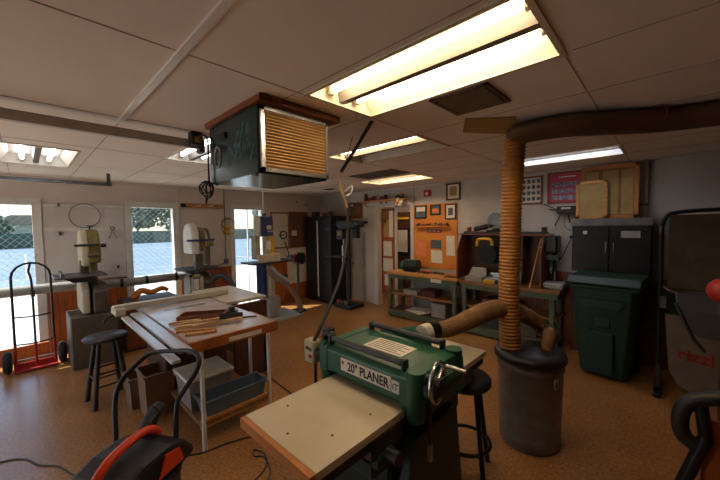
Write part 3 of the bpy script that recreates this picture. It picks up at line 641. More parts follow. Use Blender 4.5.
MB().box((-5.62, .22, 1.12), (-5.15, .72, 1.145), ch=.008).build('saw_table', 'grey', t); MB().prism([(.30, 1.12), (.64, 1.12), (.55, 1.05), (.4, 1.05)], -5.5, -5.3, 'x').build('trunnion', 'dgrey', t)
MB().box((-5.6, .28, 1.145), (-5.1, .31, 1.19)).build('fence', 'grey', t)
MB().box((-5.36, .56, 1.15), (-5.28, .62, 1.34), ch=.01).build('blade_guard', 'yellow', t); MB().box((-5.40, .47, 1.16), (-5.30, .54, 1.32), ch=.01).build('guide_post', 'brown', t)
MB().box((-5.23, .42, 1.50), (-5.20, .66, 1.53)).build('blue_strap', 'dgrey', t); MB().cyl((-5.3, .68, 1.5), (-5.3, .74, 1.5), .025, n=14).build('knob', 'bplas', t)
MB().cyl((-5.45, .60, 1.70), (-5.45, .60, 1.755), .008, n=8).build('tension_screw', 'dgrey', t); MB().box((-5.48, .57, 1.75), (-5.42, .63, 1.762)).build('tension_knob', 'dgrey', t)
MB().cyl((-5.25, .54, 1.38), (-5.25, .66, 1.38), .04, n=14).build('lamp_head', 'brown', t)
# second bandsaw
t = thing('bandsaw', 'yellow bandsaw with white upper cover between second window and glass door', 'bandsaw', (-5.4, 1.92, 0))
MB().box((-5.62, 1.68, 0), (-5.2, 2.16, .60), ch=.012).build('base_cabinet', 'brown', t)
MB().prism(dome(-5.42, 1.58, .20, .28), 1.76, 1.88, 'y').build('upper_cover', 'white', t, .03)
MB().prism(dome(-5.42, 1.54, .18, .2), 1.89, 1.98, 'y').build('upper_wheel_housing', 'yellow', t, .02)
MB().torus((-5.42, 2.03, 1.52), .17, .02, 'y', n=30, m=8).build('blade_band', 'brown', t)
MB().box((-5.26, 1.70, 1.50), (-5.20, 2.10, 1.53)).build('blue_strap', 'blue', t)
MB().box((-5.25, 1.94, 1.14), (-5.19, 2.02, 1.42), ch=.01).build('blade_guard', 'brown', t); MB().box((-5.3, 1.80, 1.06), (-5.2, 1.92, 1.3), ch=.01).build('guide_post', 'brown', t)
MB().cyl((-5.22, 2.0, 1.46), (-5.22, 2.07, 1.46), .05, n=14).build('tension_wheel', 'yellow', t)
MB().box((-5.65, 1.62, 1.05), (-5.1, 2.16, 1.075), ch=.008).build('saw_table', 'dgrey', t)
MB().prism([(-5.65, .60), (-5.15, .60), (-5.15, .88), (-5.28, 1.0), (-5.55, 1.0), (-5.65, .9)], 1.76, 1.86, 'y').build('lower_cover', 'brown', t, .02)
MB().prism([(-5.65, .60), (-5.15, .60), (-5.15, .88), (-5.28, 1.0), (-5.55, 1.0), (-5.65, .9)], 1.87, 2.02, 'y').build('lower_wheel_housing', 'brown', t, .02)
MB().tube([(-5.2, 2.0, .85), (-5.1, 2.1, .95), (-5.0, 2.2, .9), (-4.95, 2.28, .7), (-5.0, 2.3, .4)], .045, n=12, sub=5).build('dust_hose', 'dgrey', t)
# third bandsaw
t = thing('bandsaw', 'cream bandsaw with blue upper door in front of the glass door', 'bandsaw', (-5.35, 3.25, 0))
MB().box((-5.65, 2.78, 0), (-4.98, 3.62, .05), ch=.01).build('base_plate', 'lgrey', t)
MB().box((-5.5, 3.0, .05), (-5.15, 3.25, .42), ch=.02).build('pedestal', 'lgrey', t)
MB().box((-5.45, 2.92, .42), (-5.2, 3.0, 1.04), ch=.02).build('lower_door', 'blue', t); MB().prism([(-5.6, .42), (-5.12, .42), (-5.1, .9), (-5.2, 1.02), (-5.5, 1.02)], 3.01, 3.12, 'y').build('lower_housing', 'beige', t, .02)
MB().box((-5.42, 2.87, 1.53), (-5.18, 3.12, 1.9), ch=.03).build('upper_housing', 'beige', t)
MB().box((-5.178, 2.88, 1.54), (-5.14, 3.12, 1.89), ch=.008).build('upper_door', 'blue', t); B((-5.139, 2.99, 1.66), (-5.136, 3.08, 1.73)).build('door_label', 'paper', t); B((-5.139, 3.0, 1.61), (-5.136, 3.12, 1.64)).build('door_badge', 'lgrey', t)
MB().box((-5.45, 2.84, 1.12), (-5.3, 2.95, 1.54), ch=.015).build('column', 'cream', t)
MB().box((-5.25, 3.10, 1.14), (-5.20, 3.17, 1.55), ch=.008).build('blade_guard', 'yell', t); MB().box((-5.19, 3.0, 1.3), (-5.15, 3.07, 1.45), ch=.005).build('guide_block', 'white', t)
MB().box((-5.5, 2.66, 1.05), (-5.05, 3.55, 1.08), ch=.006).build('saw_table', 'dgrey', t); MB().box((-5.12, 2.78, 1.08), (-5.08, 3.22, 1.22), ch=.008).build('fence', 'beige', t)
MB().cyl((-5.16, 3.3, 1.55), (-5.16, 3.36, 1.55), .01, n=8).build('shaft', 'grey', t); MB().torus((-5.14, 3.33, 1.55), .07, .012, 'x', n=24, m=8).build('handwheel', 'black', t)
MB().tube([(-5.05, 3.3, 1.42), (-5.05, 3.38, 1.2), (-5.1, 3.36, 1.1)], .01, n=6).build('cable', 'black', t)
MB().tube([(-5.1, 2.95, .98), (-5.02, 3.05, .8), (-4.95, 3.3, .6), (-4.95, 3.5, .3), (-4.98, 3.58, .12)], .042, n=14, sub=5).build('dust_hose', 'binb', t)
MB().tube([(-5.05, 3.0, 1.0), (-4.98, 3.1, .85), (-4.9, 3.28, .7)], .04, n=12, sub=4).build('dust_branch', 'tub', t)
MB().cyl((-5.05, 3.2, .78), (-5.0, 3.3, .76), .07, n=16).build('motor', 'bplas', t)
for y in (2.8, 3.58): MB().cyl((-5.02, y-.02, .035), (-5.02, y+.02, .035), .035, n=12).build('caster', 'black', t)
# grinder / sander on green pedestal beside bandsaw
t = thing('bench_sander', 'black disc grinder on green pedestal beside the blue door bandsaw', 'grinder', (-5.35, 3.78, 0))
MB().cyl((-5.35, 3.78, 0), (-5.35, 3.78, .95), .03, n=12).build('pedestal', 'bgreen', t); MB().lathe([(.15, 0), (.15, .02), (.04, .05)], (-5.35, 3.78, 0)).build('foot', 'dgreen', t)
MB().cyl((-5.35, 3.6, 1.08), (-5.35, 3.85, 1.08), .065, n=18).build('motor', 'dgrey', t)
MB().cyl((-5.32, 3.68, 1.07), (-5.28, 3.70, 1.07), .085, n=24, X=None).build('red_disc', 'red', t); MB().cyl((-5.28, 3.76, 1.07), (-5.2, 3.80, 1.07), .115, n=28).build('wheel_guard', 'black', t)
MB().box((-5.42, 3.7, .95), (-5.28, 3.88, .99), ch=.006).build('mount', 'bgreen', t)
# ------------------------------------------------------------------ things on the window wall
wx = WX+.032
def ringthing(name, lab, cat, y, z, R, r, m, extra=None, x=None):
    t = thing(name, lab, cat, (x or wx, y, z)); MB().torus((x or wx, y, z), R, r, 'x', n=40, m=6).build('hoop', m, t)
    MB().cyl(((x or wx)-.03, y, z+R), ((x or wx)+.02, y, z+R), .005, n=6).build('nail', 'grey', t); return t
ringthing('blade_hoop', 'thin wire bandsaw blade hoop hanging above the left bandsaw', 'saw blade', .635, 1.91, .175, .005, 'grey')
t = ringthing('blade_coil', 'dark coiled blades hanging left of the glass door', 'saw blade', 2.75, 1.78, .11, .006, 'black', x=WX+.02)
MB().torus((WX+.025, 2.77, 1.72), .15, .004, 'x', n=36, m=6).build('outer_hoop', 'black', t)
o = MB().box((WX+.004, 2.66, 1.56), (WX+.012, 2.86, 1.74), ch=.003).build('yellow_bag', 'yell'); tag(o, 'yellow paper bag hanging behind the coiled blades', 'bag')
t = thing('wood_rack', 'horizontal pine peg strip with dark end above the second bandsaw', 'rack', (WX+.02, 2.3, 2.11))
MB().box((WX, 2.0, 2.07), (WX+.05, 2.66, 2.145), ch=.006).build('strip', 'pine', t); MB().box((WX, 1.93, 2.075), (WX+.055, 2.0, 2.14), ch=.004).build('end_block', 'black', t)
for y in (2.2, 2.42): MB().prism([(y-.08, 2.09), (y+.06, 2.09), (y+.06, 2.13)], WX+.05, WX+.065, 'x').build('wedge', 'tublid', t)
t = thing('wire_compass', 'small brown forked calipers hanging on white panel by second window', 'calipers', (WX+.03, .95, 1.66))
MB().tube([(wx, .90, 1.56), (wx, .95, 1.70), (wx, 1.0, 1.56)], .006, n=6).build('legs', 'brown', t); MB().torus((wx, .95, 1.72), .025, .006, 'x', n=16, m=6).build('loop', 'brown', t)
for k, (y, z, lb) in enumerate([(.36, 1.66, 'small black hook on the white panel right of left window'), (1.0, 1.12, 'black bracket low on white panel beside second window'), (.36, 2.06, 'small wall hook at top of white panel near left window')]):
    t = thing('wall_hook', lb, 'hook', (wx, y, z), 'hooks on the white panel'); MB().box((WX+.012, y-.012, z-.025), (WX+.03, y+.012, z+.025)).build('plate', 'dgrey', t); MB().tube([(WX+.03, y, z), (WX+.06, y, z-.01), (WX+.06, y, z+.02)], .005, n=6).build('prong', 'dgrey', t)
t = thing('wall_conduit', 'grey electrical conduit running down the wall to an outlet', 'conduit', (WX+.02, 2.70, 1.6))
MB().cyl((WX+.015, 2.70, 1.08), (WX+.015, 2.70, CEIL), .008, n=8).build('pipe', 'grey', t); B((WX, 2.66, 1.0), (WX+.04, 2.74, 1.10), .004).build('outlet_box', 'grey', t)
MB().tube([(WX+.04, 2.68, 1.04), (WX+.12, 2.6, 1.02), (WX+.1, 2.5, .98), (WX+.14, 2.42, 1.0), (WX+.1, 2.35, .9)], .006, n=6, sub=4).build('plug_cord', 'black', t)
t = thing('broom', 'blue handled broom leaning against wood panelling by glass door', 'broom', (-6.1, 2.4, .0))
MB().cyl((-6.12, 2.25, 1.54), (-5.98, 2.47, .15), .012, n=8).build('handle', 'blue', t); MB().cyl((-6.13, 2.24, 1.54), (-6.125, 2.245, 1.50), .02, n=10).build('grip', 'bplas', t)
MB().prism([(2.38, 0), (2.58, 0), (2.52, .16), (2.42, .16)], -6.02, -5.95, 'x').build('bristles', 'brown', t)
t = thing('curved_stick', 'thin brown curved stick hanging near the second bandsaw', 'stick', (WX+.02, 2.15, 1.4)); MB().tube([(WX+.02, 2.12, 1.74), (WX+.02, 2.20, 1.45), (WX+.04, 2.24, 1.2), (WX+.05, 2.32, 1.1)], .01, n=8, sub=4).build('stick_body', 'wood', t)
# boards near the corner
t = thing('calendar_board', 'white wall calendar board in brown frame behind the bandsaw wheel', 'board', (WX+.01, 3.95, 1.65))
B((WX, 3.70, 1.22), (WX+.015, 4.16, 2.02)).build('frame', 'rwood', t); B((WX+.015, 3.73, 1.25), (WX+.018, 4.13, 1.99)).build('sheet', 'paper', t)
mb = MB()
for k in range(6): mb.box((WX+.018, 3.75, 1.3+k*.1), (WX+.0185, 4.11, 1.302+k*.1))
for k in range(5): mb.box((WX+.018, 3.8+k*.07, 1.28), (WX+.0185, 3.802+k*.07, 1.9))
mb.build('grid_lines', 'lgrey', t)
t = thing('photo_board', 'cork board covered with snapshots beside the black locker', 'bulletin board', (WX+.01, 4.43, 1.62))
B((WX, 4.18, 1.22), (WX+.012, 4.70, 2.04)).build('board', 'cork', t)
for (y, z, w, h) in [(4.30, 1.85, .12, .1), (4.50, 1.74, .11, .08), (4.58, 1.56, .12, .09), (4.30, 1.55, .14, .12), (4.58, 1.36, .12, .1), (4.32, 1.33, .12, .09), (4.6, 1.92, .1, .08)]:
    B((WX+.012, y-w/2, z-h/2), (WX+.015, y+w/2, z+h/2)).build('snapshot', 'photo' if random.random() < .6 else 'paper', t)
o = B((WX+.021, 4.08, .40), (WX+.025, 4.70, 1.2)).build('paper_poster', 'paper'); tag(o, 'large blank white paper sheet hung below the snapshot board', 'poster')
t = thing('wall_fixture', 'small dark wall fixtures above the snapshot board near corner', 'fixture', (WX+.01, 4.4, 2.25)); 
for y, z in ((4.38, 2.27), (4.66, 2.2)): MB().cyl((WX, y, z), (WX+.03, y, z), .015, n=10).build('knob', 'dwood', t)
# ------------------------------------------------------------------ black locker cabinet
t = thing('locker_cabinet', 'tall black two-door metal locker in the back left corner', 'cabinet', (-5.62, 4.85, 0))
MB().box((-6.08, 4.55, .0), (-5.18, 5.12, 1.89), ch=.008).build('body', 'cab', t)
for a, b in ((-6.07, -5.635), (-5.625, -5.19)): MB().box((a, 4.53, .06), (b, 4.549, 1.86), ch=.005).build('door', 'cab', t)
MB().box((-5.65, 4.515, .12), (-5.61, 4.53, 1.82), ch=.004).build('chrome_strip', 'white', t)
MB().box((-6.1, 4.52, 1.89), (-5.16, 5.14, 1.915)).build('top_rim', 'black', t); B((-5.38, 4.526, 1.60), (-5.22, 4.53, 1.66)).build('label_sticker', 'blue', t)
for k, (x, y, w, h, m, lb) in enumerate([(-5.95, 4.75, .16, .10, 'dwood', 'dark brown box on top of black locker, leftmost'), (-5.65, 4.8, .12, .07, 'red', 'small red box on top of the black locker'), (-5.42, 4.72, .1, .09, 'brown', 'small brown box on top of black locker, rightmost')]):
    t = thing('small_box', lb, 'box', (x, y, 1.915), 'boxes on the black locker'); MB().box((x-w/2, y-.06, 1.915), (x+w/2, y+.06, 1.915+h), ch=.004).build('body', m, t); MB().box((x-w/2-.003, y-.063, 1.915+h), (x+w/2+.003, y+.063, 1.93+h)).build('lid', m, t)
# ------------------------------------------------------------------ floor drill press
c = (-4.86, 4.62)
t = thing('drill_press', 'black floor standing drill press in front of the locker', 'drill press', (c[0], c[1], 0))
MB().box((c[0]-.2, c[1]-.16, 0), (c[0]+.32, c[1]+.24, .07), ch=.012).build('base', 'black', t)
MB().cyl((c[0], c[1]+.08, .07), (c[0], c[1]+.08, 1.7), .04, n=16).build('column', 'dgrey', t)
MB().box((c[0]-.42, c[1]-.2, 1.05), (c[0]+.08, c[1]+.14, 1.08), ch=.006).build('work_table', 'dgrey', t); MB().ball((c[0], c[1]+.02, 1.03), .07).build('table_clamp', 'bplas', t)
MB().tube([(c[0]+.04, c[1], 1.05), (c[0]+.2, c[1]-.04, .98), (c[0]+.34, c[1]-.06, .93)], .008, n=6, sub=3).build('crank', 'black', t)
MB().prism([(c[0]-.05, 1.62), (c[0]+.42, 1.66), (c[0]+.46, 1.70), (c[0]+.42, 1.80), (c[0]-.1, 1.82), (c[0]-.15, 1.74)], c[1]-.12, c[1]+.14, 'y').build('belt_cover', 'black', t, .02)
MB().cyl((c[0]-.02, c[1], 1.62), (c[0]-.02, c[1], 1.30), .03, .015, n=12).build('quill', 'steel', t); MB().box((c[0]-.12, c[1]-.12, 1.42), (c[0]+.06, c[1]-.02, 1.62), ch=.01).build('head', 'dgrey', t); B((c[0]-.09, c[1]-.125, 1.5), (c[0]+.03, c[1]-.12, 1.58)).build('instruction_card', 'yellow', t)
MB().cyl((c[0]+.3, c[1]+.05, 1.45), (c[0]+.3, c[1]+.05, 1.66), .08, n=16).build('motor', 'black', t)
for k in range(3):
    a = k*2.1; MB().cyl((c[0]-.02, c[1]-.03, 1.45), (c[0]-.02+.12*math.cos(a), c[1]-.14, 1.45+.12*math.sin(a)), .006, n=6).build('feed_handle', 'black', t)
MB().cyl((c[0]+.045, c[1]-.1, .8), (c[0]+.045, c[1]-.1, 1.3), .015, n=8).build('paper_tube', 'white', t)
for (dx, m, r, lb) in ((-.10, 'red', .045, 'small red jar standing on the drill press base'), (.0, 'dgrey', .04, 'small dark jar standing on the drill press base'), (.12, 'brown', .045, 'small brown jar on the drill press base, right end')):
    t = thing('small_jar', lb, 'jar', (c[0]+dx, c[1]-.09, .07), 'jars on the drill press base'); MB().lathe([(r, 0), (r, .07), (r*.7, .085)], (c[0]+dx, c[1]-.09, .07), 14).build('jar_body', m, t); MB().lathe([(r*.75, 0), (r*.75, .02)], (c[0]+dx, c[1]-.09, .155), 14).build('cap', 'black', t)
# ------------------------------------------------------------------ back-left wall pieces
t = thing('cork_board', 'small square brown cork board on wall right of locker', 'board', (-5.05, WY-.01, 2.03))
B((-5.30, WY-.02, 1.86), (-4.87, WY, 2.22)).build('frame', 'rwood', t); B((-5.28, WY-.024, 1.88), (-4.89, WY-.02, 2.20)).build('cork_sheet', 'cork', t); B((-5.22, WY-.027, 2.14), (-5.14, WY-.024, 2.17)).build('note', 'paper', t)
o = B((-4.86, WY-.02, .02), (-4.78, WY-.006, 1.55)).build('wall_channel', 'lgrey'); tag(o, 'grey vertical channel strip on white wall beside the doorway', 'channel')
t = thing('door_closer', 'small black hook block on the wall left of the doorway', 'hook', (-4.78, WY-.03, 1.77)); t.name = 'wall_bracket_block'
MB().box((-4.86, WY-.07, 1.74), (-4.72, WY, 1.80), ch=.008).build('block', 'bplas', t); MB().cyl((-4.83, WY-.07, 1.77), (-4.83, WY-.1, 1.77), .015, n=10).build('peg', 'bplas', t)
t = thing('toy_shelf', 'pine shelf over the inner doorway holding wooden toys', 'shelf', (-4.2, WY-.09, 2.20))
MB().box((-4.75, WY-.2, 2.185), (-3.58, WY, 2.215)).build('board', 'pine', t); MB().box((-4.70, WY-.05, 2.13), (-3.6, WY-.03, 2.185)).build('rail', 'white', t)
for x in (-4.72, -3.66): MB().prism([(WY-.18, 2.185), (WY-.03, 2.185), (WY-.03, 2.06)], x, x+.02, 'x').build('bracket', 'panel', t)
for x in (-4.3, -4.15): MB().cyl((x, WY-.06, 2.16), (x, WY-.04, 2.16), .018, n=10).build('dark_peg', 'bplas', t)
MB().prism([(-4.75, 2.215), (-4.66, 2.215), (-4.70, 2.38)], WY-.1, WY-.03, 'y').build('end_ornament', 'dwood', t)
def toy(x, y, z, m1, m2, lab, s=1, grp='toy vehicles on the doorway shelf'):
    t = thing('toy_truck', lab, 'toy', (x, y, z), grp)
    MB().box((x-.09*s, y-.035*s, z+.02*s), (x+.09*s, y+.035*s, z+.05*s), ch=.006*s).build('chassis', m1, t); MB().box((x+.02*s, y-.03*s, z+.05*s), (x+.08*s, y+.03*s, z+.10*s), ch=.008*s).build('cab', m2, t)
    MB().box((x-.08*s, y-.03*s, z+.05*s), (x-.01*s, y+.03*s, z+.075*s), ch=.004*s).build('bed', m1, t)
    for dx in (-.05, .05):
        for dy in (-.04, .04): MB().cyl((x+dx*s, y+dy*s-.006*s, z+.022*s), (x+dx*s, y+dy*s+.006*s, z+.022*s), .022*s, n=12).build('wheel', 'bplas', t)
toy(-4.50, WY-.1, 2.215, 'red', 'rwood', 'red wooden toy truck on doorway shelf, left of the three')
toy(-4.18, WY-.1, 2.215, 'red', 'bplas', 'red and black toy truck in middle of doorway shelf')
toy(-3.78, WY-.1, 2.215, 'rwood', 'pine', 'brown toy truck at the right end of doorway shelf')
t = thing('mask_ornament', 'pale orange flower ornament hanging at doorway shelf right end', 'ornament', (-3.72, WY-.22, 2.14))
for k in range(7): a = k*.9; MB().ball((-3.72+.06*math.cos(a), WY-.22, 2.14+.05*math.sin(a)), .04, sc=(1, .6, 1)).build('petal', 'manila' if k % 2 else 'paper', t)
MB().ball((-3.72, WY-.24, 2.14), .03).build('centre', 'opaper', t)
t = thing('wall_coil', 'coiled green and white cord hanging at top right of doorway', 'cord', (-3.52, WY-.04, 2.2))
for k in range(3): MB().torus((-3.52, WY-.03-.012*k, 2.19), .06-.008*k, .007, 'y', n=20, m=6).build('loop', 'paper' if k != 1 else 'bgreen', t)
MB().cyl((-3.52, WY-.02, 2.25), (-3.52, WY-.02, CEIL), .012, n=8).build('riser', 'panel', t)
# doorway contents (hall)
def pinned(name, lab, x0, x1, z0, z1, y, m, items, fm='rwood', cat='bulletin board'):
    t = thing(name, lab, cat, ((x0+x1)/2, y, z0)); B((x0, y, z0), (x1, y+.03, z1)).build('panel', fm, t); B((x0+.05, y-.004, z0+.06), (x1-.03, y, z1-.05)).build('face', m, t)
    for (a, b, c_, d_, mm) in items: B((a, y-.008, c_), (b, y-.004, d_)).build('pinned_sheet', mm, t)
    return t
pinned('pattern_board', 'orange framed board with pinned paper patterns inside the doorway', -4.43, -4.05, .25, 2.05, WY+.10, 'wains', [(-4.36, -4.14, 1.05, 1.36, 'paper'), (-4.37, -4.12, .72, 1.0, 'paper'), (-4.34, -4.16, .42, .66, 'paper'), (-4.38, -4.28, 1.75, 1.95, 'yellow'), (-4.34, -4.2, 1.45, 1.82, 'manila'), (-4.2, -4.1, 1.45, 2.0, 'paper')])
o = B((-4.05, WY+.08, .0), (-4.01, WY+.13, 2.06)).build('door_stile', 'panel'); tag(o, 'narrow white post standing in the middle of the inner doorway', 'post')
pinned('closet_door', 'dark brown closet door with black framed chart beyond doorway', -4.75, -3.75, .0, 2.0, 6.2, 'dwood', [], 'dwood', 'closet')
t = thing('framed_chart', 'white chart in thick black frame hanging beyond the doorway', 'chart', (-4.4, 6.19, 1.3)); B((-4.72, 6.17, .98), (-4.32, 6.195, 1.62)).build('frame', 'black', t); B((-4.68, 6.165, 1.06), (-4.36, 6.17, 1.58)).build('sheet', 'paper', t)
o = B((-4.72, 6.16, 1.83), (-4.32, 6.19, 1.88)).build('yellow_level', 'yell'); tag(o, 'yellow bar hanging above the black framed chart beyond doorway', 'level')
# ------------------------------------------------------------------ orange panel with frames
t = thing('display_panel', 'orange painted display board on back wall with shelf above bench', 'display board', (-3.1, WY-.02, 1.4))
B((-3.54, WY-.02, .9), (-2.62, WY, 2.08)).build('board', 'peg', t); MB().box((-3.42, WY-.12, 1.66), (-2.76, WY-.02, 1.68)).build('shelf', 'peg', t)
def frame(lab, x0, x1, z0, z1, fm, im, extra=(), y=WY-.02, w=.02, name='picture_frame', cat='picture', grp=None, th=.02):
    t = thing(name, lab, cat, ((x0+x1)/2, y, (z0+z1)/2), grp)
    MB().box((x0, y-th, z0), (x1, y, z0+w)).box((x0, y-th, z1-w), (x1, y, z1)).box((x0, y-th, z0), (x0+w, y, z1)).box((x1-w, y-th, z0), (x1, y, z1)).build('frame', fm, t)
    B((x0+w*.9, y-th*.5, z0+w*.9), (x1-w*.9, y-.001, z1-w*.9)).build('picture', im, t)
    for (a, b, c_, d_, mm) in extra: B((a, y-th*.5-.002, c_), (b, y-th*.5, d_)).build('detail', mm, t)
    return t
frame('black framed blue landscape picture, leftmost on the orange board', -3.47, -3.22, 1.82, 2.06, 'black', 'tubblue', [(-3.44, -3.25, 1.95, 2.03, 'paper'), (-3.4, -3.3, 1.86, 1.95, 'photo')])
frame('small framed dark picture with orange flower in middle of board', -3.14, -2.93, 1.87, 2.06, 'black', 'photo', [(-3.1, -2.97, 1.91, 1.99, 'opaper')])
frame('black framed portrait with white mat, rightmost on the orange board', -2.84, -2.63, 1.79, 2.06, 'black', 'paper', [(-2.78, -2.69, 1.86, 1.99, 'photo')])
for k in range(6):
    ls = ['leftmost tiny toy car on orange board shelf', 'second tiny toy car from left on board shelf', 'tiny toy car beneath the small dark picture', 'tiny toy car just right of shelf middle', 'tiny toy car second from right on board shelf', 'rightmost tiny toy car on orange board shelf']
    x = -3.38+k*.115; toy(x, WY-.07, 1.68, ['dwood', 'red', 'black', 'pine', 'dgrey', 'rwood'][k], ['black', 'pine', 'red', 'dwood', 'rwood', 'dgrey'][k], ls[k], .5, 'tiny toy cars on the orange board shelf')
t = thing('name_plaque', 'dark red lettered plaque strip under the toy car shelf', 'plaque', (-3.05, WY-.02, 1.58)); B((-3.2, WY-.03, 1.55), (-2.92, WY-.02, 1.61)).build('strip', 'red', t)
for k in range(3): B((-3.18+k*.09, WY-.032, 1.565), (-3.12+k*.09, WY-.03, 1.595)).build('tile', 'lgrey', t)
for a, b, c_, d_, m, lb in ((-3.46, -3.23, 1.12, 1.42, 'opaper', 'orange sheet on clipboard at left of the orange board'), (-3.14, -2.92, 1.26, 1.42, 'photo', 'photo print pinned at middle of the orange board'), (-3.13, -2.9, 1.0, 1.23, 'paper', 'white leaflet pinned below the photo print'), (-2.82, -2.66, 1.15, 1.5, 'paper', 'white note sheet pinned beside the wooden hutch')):
    t = thing('pinned_paper', lb, 'paper', ((a+b)/2, WY-.025, c_), 'sheets on the orange board'); B((a, WY-.025, c_), (b, WY-.02, d_)).build('sheet', m, t); MB().cyl(((a+b)/2, WY-.025, d_-.02), ((a+b)/2, WY-.032, d_-.02), .008, n=8).build('pin', 'dgrey', t)
t = frame('brown framed certificate hanging high left of the ridged hose', -2.83, -2.56, 2.12, 2.42, 'dwood', 'paper', [(-2.76, -2.63, 2.2, 2.36, 'manila'), (-2.73, -2.66, 2.31, 2.32, 'dgrey')], y=WY, w=.03)
t = thing('fire_alarm', 'small red wall alarm unit near the ceiling above orange board', 'alarm', (-3.2, WY-.03, 2.28)); MB().box((-3.28, WY-.04, 2.22), (-3.13, WY, 2.34), ch=.008).build('housing', 'red', t); MB().cyl((-3.205, WY-.04, 2.27), (-3.205, WY-.05, 2.27), .03, n=14).build('sounder', 'paper', t)
# ------------------------------------------------------------------ benches
def bench(lab, x0, x1, y0, y1, z, top, legs):
    t = thing('workbench', lab, 'workbench', ((x0+x1)/2, (y0+y1)/2, 0))
    MB().box((x0, y0, z-.045), (x1, y1, z), ch=.005).build('bench_top', top, t)
    MB().box((x0+.02, y0+.01, z-.115), (x1-.02, y0+.04, z-.045)).box((x0+.02, y0+.02, z-.115), (x0+.05, y1-.02, z-.045)).box((x1-.05, y0+.02, z-.115), (x1-.02, y1-.02, z-.045)).build('apron', 'bgreen', t)
    for x in legs:
        for y in (y0+.015, y1-.075): MB().box((x, y, 0), (x+.06, y+.06, z-.045), ch=.004).build('leg', 'bgreen', t)
    MB().box((x0+.03, y0+.03, .42), (x1-.03, y1-.05, .45)).build('middle_shelf', 'ply', t)
    MB().box((x0+.03, y0+.03, .10), (x1-.03, y1-.05, .13)).build('bottom_shelf', 'dwood', t); MB().box((x0+.02, y0, .03), (x1-.02, y0+.03, .13)).build('bottom_rail', 'bgreen', t)
    return t
bench('green framed workbench with pine top in front of doorway', -3.78, -2.36, 4.68, 5.16, .84, 'pine', (-3.76, -2.46))
bench('longer green workbench carrying the hutch, behind the ridged hose', -2.34, -.97, 4.70, 5.17, .82, 'ply', (-2.30, -1.09))
o = B((-2.85, 4.687, .735), (-2.65, 4.69, .80)).build('bench_note', 'white'); tag(o, 'white paper note taped on the bench front edge', 'note')
for k, (x, y, z, w, h, m, lb) in enumerate([(-3.2, 4.9, .13, .5, .05, 'paper', 'pile of white papers on bottom shelf of left bench'), (-2.75, 4.9, .13, .26, .24, 'lgrey', 'grey cardboard box on bottom shelf of left bench'), (-3.3, 4.88, .45, .3, .08, 'lgrey', 'flat grey box on the middle shelf, left end'), (-2.95, 4.9, .45, .28, .12, 'dwood', 'brown wooden box on middle shelf of left bench'), (-1.8, 4.9, .45, .4, .12, 'dwood', 'dark wood box on middle shelf of right bench'), (-1.4, 4.92, .13, .3, .2, 'brown', 'brown crate on bottom shelf of right bench'), (-1.85, 4.92, .13, .3, .16, 'dgrey', 'dark crate on bottom shelf of right bench, left end')]):
    t = thing('paper_pile' if m == 'paper' else 'shelf_box', lb, 'papers' if m == 'paper' else 'box', (x, y, z), 'things on the bench shelves')
    if m == 'paper':
        for q in range(4): MB().box((-.2, -.14, q*.011), (.2, .14, q*.011+.01), rot(x+.03*q-.04, y-.01, z, .25*q-.3)).build('sheet_stack', 'paper', t)
    else:
        MB().box((x-w/2, y-.14, z), (x+w/2, y+.12, z+h-.01), ch=.004).build('body', m, t); MB().box((x-w/2-.004, y-.144, z+h-.01), (x+w/2+.004, y+.124, z+h)).build('lid', m, t)
# teal machine (portable sander) on left bench
x, y, z = -3.42, 4.95, .84
t = thing('bench_grinder', 'dark teal rounded motor tool sitting on the left bench', 'bench tool', (x, y, z))
MB().cyl((x-.12, y, z+.12), (x+.16, y, z+.12), .10, n=22).build('motor', 'dgreen', t); MB().cyl((x-.18, y-.02, z+.10), (x-.11, y-.02, z+.10), .085, n=20).build('front_cap', K['teal'], t)
MB().box((x-.12, y-.08, z), (x+.14, y+.08, z+.04), ch=.01).build('foot', 'black', t); MB().box((x+.02, y-.09, z+.03), (x+.18, y+.09, z+.2), ch=.03).build('cover', 'bplas', t)
for k, (x, y, w, m, lb) in enumerate([(-3.08, 4.97, .14, 'orange', 'orange rag heap on left bench beside the motor tool'), (-2.85, 4.95, .16, 'bgreen', 'pale green glove on the left bench near hutch'), (-3.1, 4.88, .18, 'dgrey', 'dark strap tool lying on left bench top')]):
    t = thing('bench_rag' if k < 2 else 'strap_tool', lb, 'rag' if k < 2 else 'tool', (x, y, .84))
    for q in range(4): MB().ball((x+w*(q-1.5)/3.2, y+.02*math.sin(q*2), .84+.018), .038, sc=(1, .8, .48), n=10, m=6).build('fold', m, t)
o = B((-2.62, 4.72, .841), (-2.38, 4.86, .856)).build('wood_board', 'dwood'); tag(o, 'dark wood board lying at the right end of left bench', 'board')
# hutch
t = thing('wooden_hutch', 'brown wooden miter saw hutch standing on the right bench', 'hutch', (-1.85, 4.95, .82))
hx0, hx1, hy0, hy1, hz = -2.42, -1.20, 4.76, 5.16, 1.53
side = [(hy0, .82), (hy1, .82), (hy1, hz), (hy0+.16, hz), (hy0, 1.3)]
for x in (hx0, hx1-.02): MB().prism(side, x, x+.02, 'x').build('side_panel', 'rwood', t)
MB().box((hx0, hy1-.015, .82), (hx1, hy1, hz)).build('back_panel', 'dwood', t); MB().box((hx0-.03, hy0+.14, hz), (hx1+.06, hy1, hz+.02)).build('top_board', 'rwood', t)
MB().box((hx1-.3, hy0+.16, .82), (hx1-.28, hy1, hz)).build('divider', 'dwood', t); B((-2.12, hy1-.02, 1.06), (-1.92, hy1-.015, 1.30)).build('switch_plate', 'brown', t)
t = thing('miter_saw', 'black and yellow miter saw inside the wooden hutch', 'miter saw', (-1.78, 4.95, .82))
MB().box((-2.0, 4.80, .82), (-1.5, 5.05, .88), ch=.01).build('base', 'lgrey', t)
gp = at_y(488, 254, 4.86)
